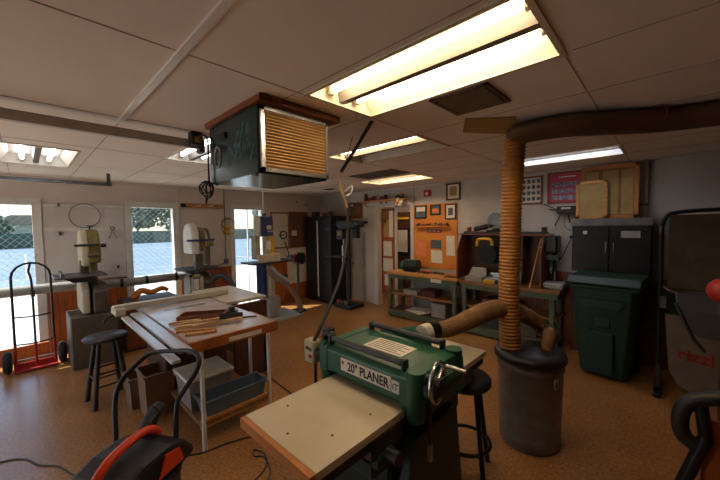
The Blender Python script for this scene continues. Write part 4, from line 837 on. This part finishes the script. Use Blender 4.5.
MB().cyl((gp.x, 4.84, gp.z), (gp.x+.02, 4.93, gp.z), .15, n=30).build('blade_guard', 'black', t); MB().cyl((gp.x+.05, 4.95, 1.17), (gp.x+.22, 4.98, 1.17), .08, n=18).build('motor', 'bplas', t)
MB().tube([at_y(477, 246, 4.85), at_y(478, 240, 4.85), at_y(484, 239, 4.85), at_y(491, 240, 4.85), at_y(492, 246, 4.85)], .024, n=8, sub=3).build('handle', 'yell', t)
MB().box((-1.85, 5.0, .88), (-1.75, 5.08, 1.2), ch=.01).build('arm', 'dgrey', t); MB().box((-2.05, 4.98, .88), (-1.5, 5.0, .95)).build('fence', 'alu', t)
for k, (x, y, lb) in enumerate([(-2.12, 4.80, 'clear plastic container on right bench, left of yellow handle'), (-1.62, 4.80, 'clear plastic container on right bench next to the ridged hose')]):
    t = thing('plastic_container', lb, 'container', (x, y, .82), 'clear containers on the right bench')
    MB().box((x-.14, y-.08, .82), (x+.14, y+.08, .90), ch=.01).build('body', 'tub', t); MB().add([(x-.14, y+.06, .90), (x+.14, y+.06, .90), (x+.11, y+.13, 1.02), (x-.11, y+.13, 1.02), (x-.14, y+.07, .90), (x+.14, y+.07, .90), (x+.11, y+.14, 1.02), (x-.11, y+.14, 1.02)], [(0, 1, 2, 3), (7, 6, 5, 4), (0, 4, 5, 1), (1, 5, 6, 2), (2, 6, 7, 3), (3, 7, 4, 0)]).build('open_lid', 'tub', t)
t = thing('yellow_tool', 'small yellow and black hand tool between the clear containers', 'tool', (-1.88, 4.76, .82)); MB().box((-1.98, 4.73, .82), (-1.80, 4.78, .865), ch=.01).build('grip', 'yell', t); MB().box((-1.80, 4.72, .82), (-1.74, 4.79, .88), ch=.01).build('nose', 'black', t)
t = thing('wood_stick', 'thin wooden stick leaning in front of the hutch', 'stick', (-1.27, 4.74, .82)); MB().cyl((-1.33, 4.73, .83), (-1.2, 4.745, 1.5), .011, n=6).build('stick_body', 'pine', t)
# on hutch top
tz = hz+.02
t = thing('power_drill', 'black power drill with cord lying on top of the hutch', 'drill', (-2.1, 5.0, tz))
MB().cyl((-2.22, 4.98, tz+.07), (-2.02, 5.0, tz+.11), .04, n=14).build('body', 'bplas', t); MB().cyl((-2.02, 5.0, tz+.11), (-1.95, 5.0, tz+.125), .018, n=10).build('chuck', 'dgrey', t); MB().tube([(-2.19, 4.98, tz+.05), (-2.23, 4.97, tz+.02), (-2.3, 4.96, tz+.012)], .018, n=8).build('grip', 'bplas', t)
t = thing('clamp_bar', 'long black bar tool lying along the hutch top', 'clamp', (-1.8, 4.96, tz)); MB().box((-2.38, 4.92, tz), (-1.16, 4.96, tz+.035), ch=.006).build('bar', 'dgrey', t); MB().box((-1.24, 4.90, tz), (-1.18, 4.98, tz+.10), ch=.008).build('jaw', 'black', t); MB().box((-2.0, 4.90, tz+.035), (-1.9, 4.97, tz+.06), ch=.006).build('slider', 'black', t)
t = thing('router_tool', 'black and grey router on hutch top beside grey disc', 'router', (-1.75, 5.04, tz)); MB().lathe([(.08, 0), (.08, .02), (.05, .03), (.05, .11), (.03, .13), (0, .13)], (-1.72, 5.04, tz), 18).build('body', 'bplas', t); MB().cyl((-1.84, 5.04, tz+.05), (-1.6, 5.04, tz+.05), .018, n=8).build('handles', 'dgrey', t)
t = thing('grey_disc', 'round grey fan-like disc standing on top of hutch beside hose', 'fan', (-1.92, 5.1, tz)); MB().cyl((-1.92, 5.07, tz+.20), (-1.92, 5.11, tz+.20), .13, n=30).build('disc', 'grey', t); MB().box((-1.97, 5.05, tz), (-1.87, 5.13, tz+.08), ch=.01).build('stand', 'dgrey', t)
t = thing('spray_can', 'small red can standing at left end of hutch top', 'can', (-2.34, 5.06, tz)); MB().lathe([(.035, 0), (.035, .09), (.02, .105)], (-2.34, 5.06, tz), 14).build('can_body', 'red', t); MB().lathe([(.02, 0), (.018, .03)], (-2.34, 5.06, tz+.105), 10).build('nozzle', 'white', t)
# bench-top drill press
c = (-1.16, 4.92)
t = thing('bench_drill_press', 'small black headed drill press with grey base on the right bench', 'drill press', (c[0]+.0, c[1], .82))
dx = c[0]
p = at_y(553, 270, 4.95)
ox_ = p.x
MB().box((ox_-.10, 4.82, .82), (ox_+.14, 5.1, .90), ch=.02).build('base', 'lgrey', t); MB().cyl((ox_, 5.05, .90), (ox_, 5.05, 1.40), .022, n=12).build('column', 'steel', t)
MB().box((ox_-.10, 4.88, 1.30), (ox_+.06, 5.12, 1.53), ch=.02).build('head', 'black', t); MB().cyl((ox_-.02, 4.95, 1.12), (ox_-.02, 4.95, 1.30), .03, .05, n=14).build('quill', 'dgrey', t); MB().cyl((ox_-.02, 4.95, 1.02), (ox_-.02, 4.95, 1.12), .014, n=10).build('chuck', 'steel', t)
MB().box((ox_-.08, 4.88, 1.2), (ox_+.08, 5.0, 1.27), ch=.01).build('gear_housing', 'dgrey', t); MB().cyl((ox_-.12, 4.93, 1.36), (ox_-.15, 4.92, 1.36), .022, n=12).build('switch_knob', 'chrome', t)
MB().cyl((ox_+.1, 4.9, 1.22), (ox_+.22, 4.86, 1.50), .007, n=6).build('feed_lever', 'dgrey', t); MB().ball((ox_+.22, 4.86, 1.52), .022).build('lever_ball', 'bplas', t)
MB().tube([(ox_-.1, 4.98, 1.3), (ox_-.15, 4.98, 1.15), (ox_-.1, 4.97, 1.08), (ox_-.04, 4.96, 1.1)], .006, n=6, sub=3).build('cable', 'black', t)
# ------------------------------------------------------------------ back wall right
t = frame('wooden framed collage of round photographs right of the ridged hose', -1.62, -1.30, 1.98, 2.39, 'rwood', 'paper', y=WY, w=.025, name='photo_collage')
for i in range(4):
    for j in range(4):
        x = -1.57+i*.065; z = 2.04+j*.085
        if (i+j) % 2: MB().cyl((x+.02, WY-.012, z+.02), (x+.02, WY-.0135, z+.02), .026, n=14).build('snapshot', 'photo', t)
        else: B((x, WY-.0135, z-.005), (x+.04, WY-.011, z+.05)).build('snapshot', 'photo' if i % 2 else 'dgrey', t)
t = frame('large framed red and blue team photo poster on the back wall', -1.24, -.80, 1.97, 2.41, 'rwood', 'pink', y=WY, w=.028, name='team_poster')
B((-1.19, WY-.013, 2.01), (-.84, WY-.011, 2.26)).build('photo_block', 'pink', t)
for i in range(4):
    for j in range(3): B((-1.18+i*.087, WY-.015, 2.02+j*.09), (-1.105+i*.087, WY-.013, 2.085+j*.09)).build('team_photo', 'photo2', t)
B((-1.1, WY-.015, 2.33), (-.9, WY-.013, 2.345)).build('title_line', 'paper', t)
t = frame('large brown framed document board standing behind the tan framed one', -.80, -.24, 1.752, 2.40, 'edge', 'ply', y=4.99, w=.04, name='document_board', cat='framed board', th=.025)
for a, b in ((-.75, -.62), (-.58, -.43), (-.40, -.29)): B((a, 4.974, 1.80), (b, 4.977, 2.33)).build('document_sheet', 'manila', t)
t2 = frame('small tan framed sheet leaning on top of the black wall cabinet', -.845, -.525, 1.752, 2.22, 'pine', 'manila', y=4.93, w=.035, name='framed_sheet', cat='framed board', th=.025)
t = thing('wall_rack', 'black wire hanging rack below the team poster', 'rack', (-.99, WY-.08, 1.92))
MB().box((-1.10, WY-.10, 1.82), (-.88, WY-.02, 1.93), ch=.01).build('holder', 'bplas', t); B((-1.05, WY-.103, 1.89), (-.94, WY-.10, 1.915)).build('label_strip', 'paper', t)
for (a, b) in (((-1.09, 1.88), (-1.27, 1.97)), ((-1.09, 1.86), (-1.2, 1.9)), ((-1.06, 1.82), (-1.13, 1.66)), ((-.97, 1.82), (-.95, 1.70))): MB().cyl((a[0], WY-.06, a[1]), (b[0], WY-.06, b[1]), .008, n=6).build('arm', 'bplas', t)
MB().tube([(-1.0, WY-.06, 1.82), (-1.02, WY-.05, 1.68), (-.95, WY-.05, 1.6), (-.88, WY-.05, 1.66), (-.9, WY-.05, 1.75)], .004, n=6, sub=4).build('loose_wire', 'bplas', t)
# black wall cabinet
t = thing('wall_cabinet', 'wide black two-door steel cabinet above the green wheelie bin', 'cabinet', (-.48, 5.0, 1.4))
MB().box((-.87, 4.85, 1.09), (-.11, 5.195, 1.75), ch=.006).build('body', 'cab', t)
MB().box((-.875, 4.84, 1.665), (-.105, 4.86, 1.752)).build('header', 'grey', t)
for a, b, hx_ in ((-.86, -.495, -.53), (-.485, -.12, -.455)):
    d = MB().box((a, 4.83, 1.10), (b, 4.849, 1.66), ch=.004).build('door', 'cab', t); MB().box((hx_, 4.812, 1.34), (hx_+.016, 4.83, 1.46), ch=.003).build('handle', 'steel', d)
B((-.75, 4.827, 1.56), (-.71, 4.83, 1.60)).build('sticker', 'paper', t); B((-.38, 4.827, 1.52), (-.21, 4.83, 1.60)).build('label_plate', 'lgrey', t); MB().cyl((-.49, 4.83, 1.2), (-.49, 4.822, 1.2), .008, n=8).build('lock', 'steel', t)
t = thing('shelf_stand', 'dark low stand with shelf behind the green wheelie bin', 'stand', (-.45, 5.0, 0)); MB().box((-.9, 5.02, 0), (.1, 5.19, .98)).build('body', 'dwood', t); MB().box((-.9, 4.97, .98), (.14, 5.19, 1.01)).build('top_board', 'dwood', t)
t = thing('wall_pipe', 'grey vertical drain pipe on the back wall right of cabinet boards', 'pipe', (-.2, WY-.04, 1.2)); MB().cyl((-.2, WY-.04, 0), (-.2, WY-.04, CEIL), .036, n=14).build('pipe_body', 'white', t)
for z in (1.9, .6): MB().box((-.245, WY-.075, z), (-.155, WY, z+.02)).build('strap', 'grey', t)
# wheelie bin
cx, cy = -.46, 4.52
t = thing('wheelie_bin', 'large green wheeled garbage bin against the right back wall', 'garbage bin', (cx, cy, 0))
X = rot(cx, cy, 0, -.06) @ Matrix.Scale(.86, 4, (1, 0, 0))
mb = MB(); prof = [(.25, .24, .04), (.30, .27, .55), (.335, .31, 1.0)]; v = []
for (a, b, z) in prof:
    q = .05; v += [(-a+q, -b, z), (a-q, -b, z), (a, -b+q, z), (a, b-q, z), (a-q, b, z), (-a+q, b, z), (-a, b-q, z), (-a, -b+q, z)]
mb.add(v, [tuple(reversed(range(8))), tuple(range(16, 24))]+[(k*8+i, k*8+(i+1) % 8, k*8+8+(i+1) % 8, k*8+8+i) for k in range(2) for i in range(8)], False, X); mb.build('body', 'bin', t, .01)
MB().box((-.355, -.33, .99), (.355, .33, 1.03), X, .012).build('rim', 'bin', t)
mb = MB().prism([(-.34, 1.03), (.34, 1.03), (.34, 1.07), (.20, 1.12), (-.28, 1.12), (-.36, 1.05)], -.37, .37, 'x', X); mb.build('lid', 'bin', t, .012)
MB().cyl((-.30, .37, 1.02), (.30, .37, 1.02), .016, n=10, X=X).build('handle', 'bin', t)
MB().prism([(-.24, .88), (.24, .88), (.17, .80), (-.2, .80)], -.335, -.28, 'y', X).build('front_badge', 'bin', t)
mb = MB()
for k in range(6): mb.box((-.13+k*.045, -.338, .83), (-.105+k*.045, -.333, .86), X)
mb.build('embossed_marks', 'bin', t)
MB().box((-.09, -.292, .58), (.08, -.27, .70), X, .005).build('grip_recess', 'dgreen', t); MB().box((-.14, -.29, .08), (.12, -.26, .52), X, .01).build('front_rib', 'bin', t)
for s_ in (-1, 1): MB().cyl((s_*.24, .27, .10), (s_*.30, .27, .10), .10, n=20, X=X).build('wheel', 'rub', t)
# ------------------------------------------------------------------ folded table with sheet, right side
t = thing('folded_table', 'folded grey table with black tube frame standing at right edge', 'folding table', (.6, 4.35, 0))
Yt = 4.35
MB().tube([(-.03, Yt-.05, .30), (-.03, Yt-.05, 1.55), (-.03, Yt-.05, 1.66), (.0, Yt-.05, 1.75), (.07, Yt-.05, 1.79), (.4, Yt-.05, 1.81), (1.5, Yt-.05, 1.81)], .02, n=10, sub=3).build('tube_frame', 'black', t)
MB().box((.02, Yt-.02, 1.05), (1.5, Yt+.02, 1.77), ch=.006).build('upper_panel', 'brown', t)
MB().tube([(-.01, Yt-.07, 1.08), (.1, Yt-.07, 1.02), (.5, Yt-.07, 1.0), (1.5, Yt-.07, 1.0)], .014, n=8, sub=3).build('hinge_bar', 'steel', t)
MB().box((-.05, Yt-.04, .05), (-.01, Yt+.02, 1.28), ch=.004).build('upright', 'dgrey', t)
MB().box((.0, Yt+.0, .72), (1.5, Yt+.03, 1.0)).build('lower_panel', 'dgreen', t)
MB().prism([(.01, .80), (1.5, .78), (1.5, .02), (.22, .06), (.12, .12), (.05, .24)], Yt-.035, Yt-.02, 'y').build('white_sheet', 'sheet2', t)
text_mesh('rizzl', .15, .0006, 'red', 'red_lettering', (.23, Yt-.037, .42), (1, 0, -.10), (0, 0, 1), t, .003)
MB().box((-.06, Yt-.2, 0), (.0, Yt+.25, .05), ch=.01).build('foot', 'black', t); MB().box((1.42, Yt-.2, 0), (1.48, Yt+.25, .05), ch=.01).build('foot', 'black', t); MB().box((1.43, Yt-.02, .05), (1.47, Yt+.02, 1.3)).build('upright', 'dgrey', t)
MB().box((-.03, Yt-.07, .86), (.02, Yt-.05, .98), ch=.004).build('latch', 'grey', t)
# jointer in foreground right
t = thing('jointer', 'dark jointer machine with red guard at the right edge foreground', 'jointer', (.4, 2.35, 0))
jy = 2.1
def J(px, py): q_ = at_y(px, py, jy); return (q_.x, q_.z)
def J3(px, py, y=jy): q_ = at_y(px, py, jy); return (q_.x, y, q_.z)
MB().prism([J(677, 309), J(735, 318), J(745, 345), J(700, 338), J(688, 330)], jy, jy+.5, 'y').build('machine_table', 'dgrey', t, .006)
MB().box((.22, jy+.08, .62), (.62, jy+.45, .98), ch=.02).build('body', 'black', t)
q_ = Vector(J3(716, 291)); MB().ball(q_+Vector((.02, .02, 0)), .055, sc=(.9, .9, 1)).build('red_guard', 'red', t); MB().cyl(q_+Vector((.02, .02, -.2)), q_+Vector((.02, .02, -.05)), .012, n=12).build('guard_post', 'dgrey', t)
MB().tube([J3(676, 303), J3(684, 320), J3(693, 338), J3(705, 352)], .007, n=8, sub=3).build('cable', 'bplas', t)
MB().tube([J3(740, 398), J3(702, 399), J3(686, 404), J3(680, 418), J3(683, 434), J3(695, 445)], .032, n=12, sub=4).build('curved_brace', 'bplas', t)
a_ = Vector(J3(706, 438)); b_ = Vector(J3(684, 480)); dd_ = (b_-a_); e_ = a_+dd_*(a_.z/-dd_.z)
MB().cyl(a_, (e_.x, e_.y, 0), .028, n=10).build('leg', 'black', t); MB().cyl(a_, J3(700, 400), .025, n=10).build('brace', 'black', t)
c_ = Vector(J3(703, 420)); MB().box((c_.x, jy+.02, .12), (.62, jy+.04, c_.z), ch=.004).build('orange_panel', 'wains', t)
for x, y in ((.58, jy+.05), (.2, jy+.42), (.58, jy+.42)): MB().cyl((x, y, .62), (x+.03, y, 0), .022, n=10).build('leg', 'black', t)
q_ = J3(712, 324); o = B((q_[0]-.02, jy+.02, q_[2]+.006), (q_[0]+.3, jy+.3, q_[2]+.02), 0).build('red_cloth', 'red'); tag(o, 'folded dark red cloth lying on the jointer table', 'cloth')
# ------------------------------------------------------------------ shop vacuum
t = thing('shop_vacuum', 'black and orange shop vacuum with tube handle at bottom left', 'vacuum', (-2.1, .33, 0))
vc = Vector((-2.07, .36, 0)); X = rot(vc.x, vc.y, 0, 2.1) @ Matrix.Scale(.93, 4)
MB().lathe([(.20, .08), (.23, .10), (.235, .36), (.245, .38)], (0, 0, 0), 30, X).build('tank', 'bplas', t)
MB().prism([(-.27, .38), (.27, .38), (.26, .44), (.20, .52), (.08, .56), (-.1, .56), (-.2, .52), (-.27, .44)], -.19, .19, 'y', X).build('motor_head', 'bplas', t, .04)
MB().tube([(-.26, 0, .45), (-.22, 0, .53), (-.14, 0, .59), (.02, 0, .62), (.12, 0, .60), (.17, 0, .55)], .026, n=10, X=X, sub=4).build('carry_handle', 'orange', t)
MB().prism([(-.02, .42), (.16, .42), (.13, .51), (.03, .53)], -.20, -.185, 'y', X).build('orange_panel', 'orange', t)
MB().prism([(-.24, .40), (-.15, .40), (-.14, .49), (-.21, .47)], -.20, -.183, 'y', X).build('side_vent', 'orange', t)
MB().tube([(.12, .08, .52), (.22, .10, .60), (.31, .12, .62)], .045, n=14, X=X, sub=3).build('hose_port', 'bplas', t)
for k in range(6): MB().torus((.15+.02*k, .085+.005*k, .55+.013*k), .047, .005, 'x', n=18, m=6, X=X).build('port_ring', 'bplas', t)
for a in (.6, 2.2, 3.8, 5.3): MB().ball((.21*math.cos(a), .21*math.sin(a), .04), .04, X=X, n=12, m=8).build('caster', 'rub', t)
hp = [(116, 478, 1.93), (116, 440, 1.98), (115, 402, 2.05), (121, 382, 2.1), (137, 364, 2.18), (152, 353, 2.22), (172, 351, 2.2), (190, 351, 2.16), (199, 358, 2.12), (196, 372, 2.08), (183, 392, 2.0), (177, 405, 1.95), (176, 440, 1.88), (176, 478, 1.8)]
MB().tube([at_d(*q) for q in hp], .015, n=10, sub=4).build('push_handle', 'black', t)
# ------------------------------------------------------------------ floor cords
def cord(lab, pts, r=.005, m='bplas'):
    o = MB().tube([at_z(a, b, r+.001) for a, b in pts], r, n=6, sub=5).build('floor_cord', m); tag(o, lab, 'cord'); return o
cord('black cord snaking from left edge to the shop vacuum', [(-20, 470), (5, 461), (25, 459), (40, 465), (58, 466), (72, 474), (85, 478)])
cord('black cord running from the vacuum toward the planer board', [(180, 457), (205, 452), (225, 444), (245, 438), (262, 434)])
cord('black looped cord on the floor below planer board corner', [(252, 482), (262, 473), (267, 462), (264, 453), (254, 450), (254, 456), (264, 457), (270, 470), (268, 482)])
cord('dark cord on floor right of the saw white leg', [(240, 352), (252, 362), (266, 374), (280, 385), (300, 400)])
# small wood things by second window
t = thing('wood_lumber', 'curled orange brown driftwood piece on wall ledge under second window', 'wood', (-5.7, 1.2, .75)); 
MB().tube([(-5.55, 1.05, .70), (-5.55, 1.15, .80), (-5.55, 1.28, .76), (-5.55, 1.42, .80), (-5.55, 1.5, .76)], lambda u: .05-.02*u, n=10, sub=4).build('driftwood', 'peg', t)
t = thing('low_cabinet', 'dark red wooden low cabinet under pipe beside left bandsaw', 'cabinet', (-5.6, 1.2, 0)); MB().box((-5.8, .90, 0), (-5.35, 1.58, .69), ch=.006).build('body', 'dwood', t)
for a in (.91, 1.245): MB().box((-5.35, a, .04), (-5.335, a+.325, .66), ch=.004).build('door', 'rwood', t)
t = thing('white_frame_box', 'small cream rectangular guard frame behind the table saw fence', 'guard', (-4.7, 1.7, .9)); q = at_x(196, 283, -5.0)
MB().box((q.x, q.y-.09, q.z-.17), (q.x+.02, q.y-.05, q.z+.13)).box((q.x, q.y+.06, q.z-.17), (q.x+.02, q.y+.1, q.z+.13)).box((q.x, q.y-.09, q.z+.09), (q.x+.02, q.y+.1, q.z+.13)).box((q.x, q.y-.09, q.z-.17), (q.x+.02, q.y+.1, q.z-.13)).build('frame', 'cream', t)
MB().box((q.x+.004, q.y-.03, q.z-.10), (q.x+.012, q.y+.04, q.z+.06)).build('insert', 'white', t); MB().box((q.x, q.y-.02, 0), (q.x+.02, q.y+.02, q.z-.17)).build('post', 'cream', t)
for k, (y, lb) in enumerate(((1.62, 'nearer of two wood planks leaning under the second window'), (1.72, 'farther of two wood planks leaning under the second window'))):
    o = MB().box((-.01, -.03, 0), (.01, .03, .5), Matrix.Translation((-5.9, y-.0, .35 if 0 else .0)) @ Matrix.Rotation(-.55, 4, 'X') @ Matrix.Scale(1.8, 4, (0, 0, 1))).build('wood_plank', 'wood'); tag(o, lb, 'plank')
# ------------------------------------------------------------------ outside
t = B((-45, -40, -.14), (-14, 60, -.1)).build('blue_court', 'court'); t['kind'] = 'structure'; t.name = 'ground_court'
o = B((-14, -40, -.13), (WX-.12, 60, -.05)).build('ground_walkway', 'conc'); o['kind'] = 'structure'
o = B((-7, -30, -.14), (4, Y0-.1, -.02)).build('ground_apron', 'conc'); o['kind'] = 'structure'
o = B((-90, -90, -.2), (-6.4, 150, -.15)).build('ground_grass', 'courtg'); o['kind'] = 'structure'
mb = MB()
for x in (-17, -22.5, -28.4, -34): mb.box((x, -30, -.1), (x+.06, 50, -.095))
for y in (-18, -9, 0, 9, 18, 27): mb.box((-34, y, -.1), (-17, y+.06, -.095))
o = mb.build('ground_court_lines', 'white'); o['kind'] = 'structure'
t = thing('windscreen_fence', 'long green windscreen fence on far side of tennis courts', 'fence', (-45, 10, -.1))
B((-45.1, -40, -.1), (-45, 60, 1.35)).build('screen', 'screen', t)
for k in range(26): MB().cyl((-44.95, -38+k*3.9, -.1), (-44.95, -38+k*3.9, 3.0), .04, n=6).build('post', 'lgrey', t)
# chain-link fence close to the building
t = thing('chain_link_fence', 'galvanised chain link fence just outside the windows', 'fence', (-7.6, 1.5, -.05))
mb = MB(); fy0, fy1, fz = -3.2, 4.2, 2.6; s_ = .10; r = .0028; xw = -7.6
import math as _m
n_ = int((fy1-fy0+fz)/s_)
for k in range(n_+1):
    for sg in (1, -1):
        if sg > 0: a0 = fy0-fz+k*s_; pa = (max(a0, fy0), max(0, fy0-a0)); e = min(fz, fy1-a0); pb = (a0+e, e)
        else: a0 = fy0+k*s_; pa = (min(a0, fy1), max(0, a0-fy1)); e = min(fz, a0-fy0); pb = (a0-e, e)
        if pb[1] > pa[1]:
            mb.cyl((xw+r*sg, pa[0], pa[1]-.05), (xw+r*sg, pb[0], pb[1]-.05), r, n=4, caps=False)
mb.build('wire_mesh', 'lgrey', t)
for y in (-3.0, .7, 4.2): MB().cyl((xw+.03, y, -.05), (xw+.03, y, 2.6), .025, n=8).build('post', 'lgrey', t)
MB().cyl((xw+.02, fy0, 2.58), (xw+.02, fy1, 2.58), .02, n=8).build('top_rail', 'lgrey', t)
# far trees and houses
rnd = random.Random(3)
def tree(x, y, h, w, lab):
    t = thing('tree', lab, 'tree', (x, y, -.15), 'trees beyond the tennis courts')
    MB().cyl((x, y, -.15), (x, y, h*.6), .18, .1, n=8).build('trunk', 'bark', t)
    mb = MB()
    for k in range(1500):
        th = rnd.random()*2*PI; u = rnd.random()*2-1; q = w*(.55+.45*rnd.random()); lump = .75+.25*math.sin(3*th+x)*math.cos(4*u+y)
        cx_ = x+q*lump*math.cos(th)*math.sqrt(1-u*u); cy_ = y+q*lump*math.sin(th)*math.sqrt(1-u*u); cz_ = h*.54+u*h*.46*lump
        e1 = Vector((rnd.random()-.5, rnd.random()-.5, rnd.random()-.5)).normalized()*(.16+.05*w); e2 = e1.orthogonal().normalized()*(.12+.04*w); p_ = Vector((cx_, cy_, cz_))
        mb.add([p_-e1, p_-e2, p_+e1, p_+e2], [(0, 1, 2, 3)])
    mb.build('crown', 'leaf', t)
TR = [(-52, -9, 4.5, 2.5, 'low tree seen at far left of the left window'), (-55, -3, 3.6, 2.6, 'low round tree beyond windscreen in the left window'), (-50, 4, 3.2, 2.2, 'small tree beyond windscreen at right of left window'), (-30, 17.5, 7.5, 2.2, 'tall tree seen through the glass door, left side'), (-34, 22, 8.0, 2.6, 'tall tree seen through the glass door, right side'), (-58, 12, 10.0, 5, 'tall pale tree beyond courts in second window'), (-60, 19, 9, 5, 'tall tree at right edge in second window'), (-50, 33, 6, 4, 'broad tree filling glass door background')]
for a in TR: tree(*a)
# palm leaves cluster behind second window (speckled crown high up)
t = thing('house', 'pale low house beyond the courts', 'house', (-62, 2, -.15)); B((-65, -3, -.15), (-60, 7, 2.4)).build('walls', 'house', t); MB().prism([(-3.6, 2.4), (7.6, 2.4), (5, 3.6), (-1, 3.6)], -65.5, -59.5, 'x').build('roof', 'roof', t)
# ------------------------------------------------------------------ light
w = bpy.data.worlds.new('sky'); S.world = w; w.use_nodes = True; nt = w.node_tree; bg = nt.nodes['Background']
sk = nt.nodes.new('ShaderNodeTexSky'); sk.sky_type = 'NISHITA'; sk.sun_disc = False; sk.sun_elevation = math.radians(52); sk.sun_rotation = math.radians(230); sk.air_density = 1.0; sk.dust_density = .6; sk.ozone_density = 1
nt.links.new(sk.outputs[0], bg.inputs[0]); bg.inputs[1].default_value = .42
sd = bpy.data.lights.new('sun', 'SUN'); sd.energy = 13; sd.angle = .01; sd.color = (1, .95, .86)
so = bpy.data.objects.new('sun', sd); COL.objects.link(so)
dirv = Vector((.62, .70, -1.35)).normalized(); so.rotation_euler = dirv.to_track_quat('-Z', 'Y').to_euler(); so.location = (-10, -8, 12)
hl = bpy.data.lights.new('hall_fill', 'POINT'); hl.energy = 12; hl.color = (1, .82, .6); hl.shadow_soft_size = .1; ho = bpy.data.objects.new('hall_fill', hl); COL.objects.link(ho); ho.location = (-4.0, 5.8, 2.3)  # added light out of view, brightens the hall beyond the doorway
vs = S.view_settings; vs.view_transform = 'Standard'; vs.look = 'None'; vs.exposure = 0; vs.gamma = 1; vs.use_curve_mapping = False
S.cycles.use_denoising = True; S.cycles.max_bounces = 8; S.cycles.diffuse_bounces = 4; S.cycles.transparent_max_bounces = 12
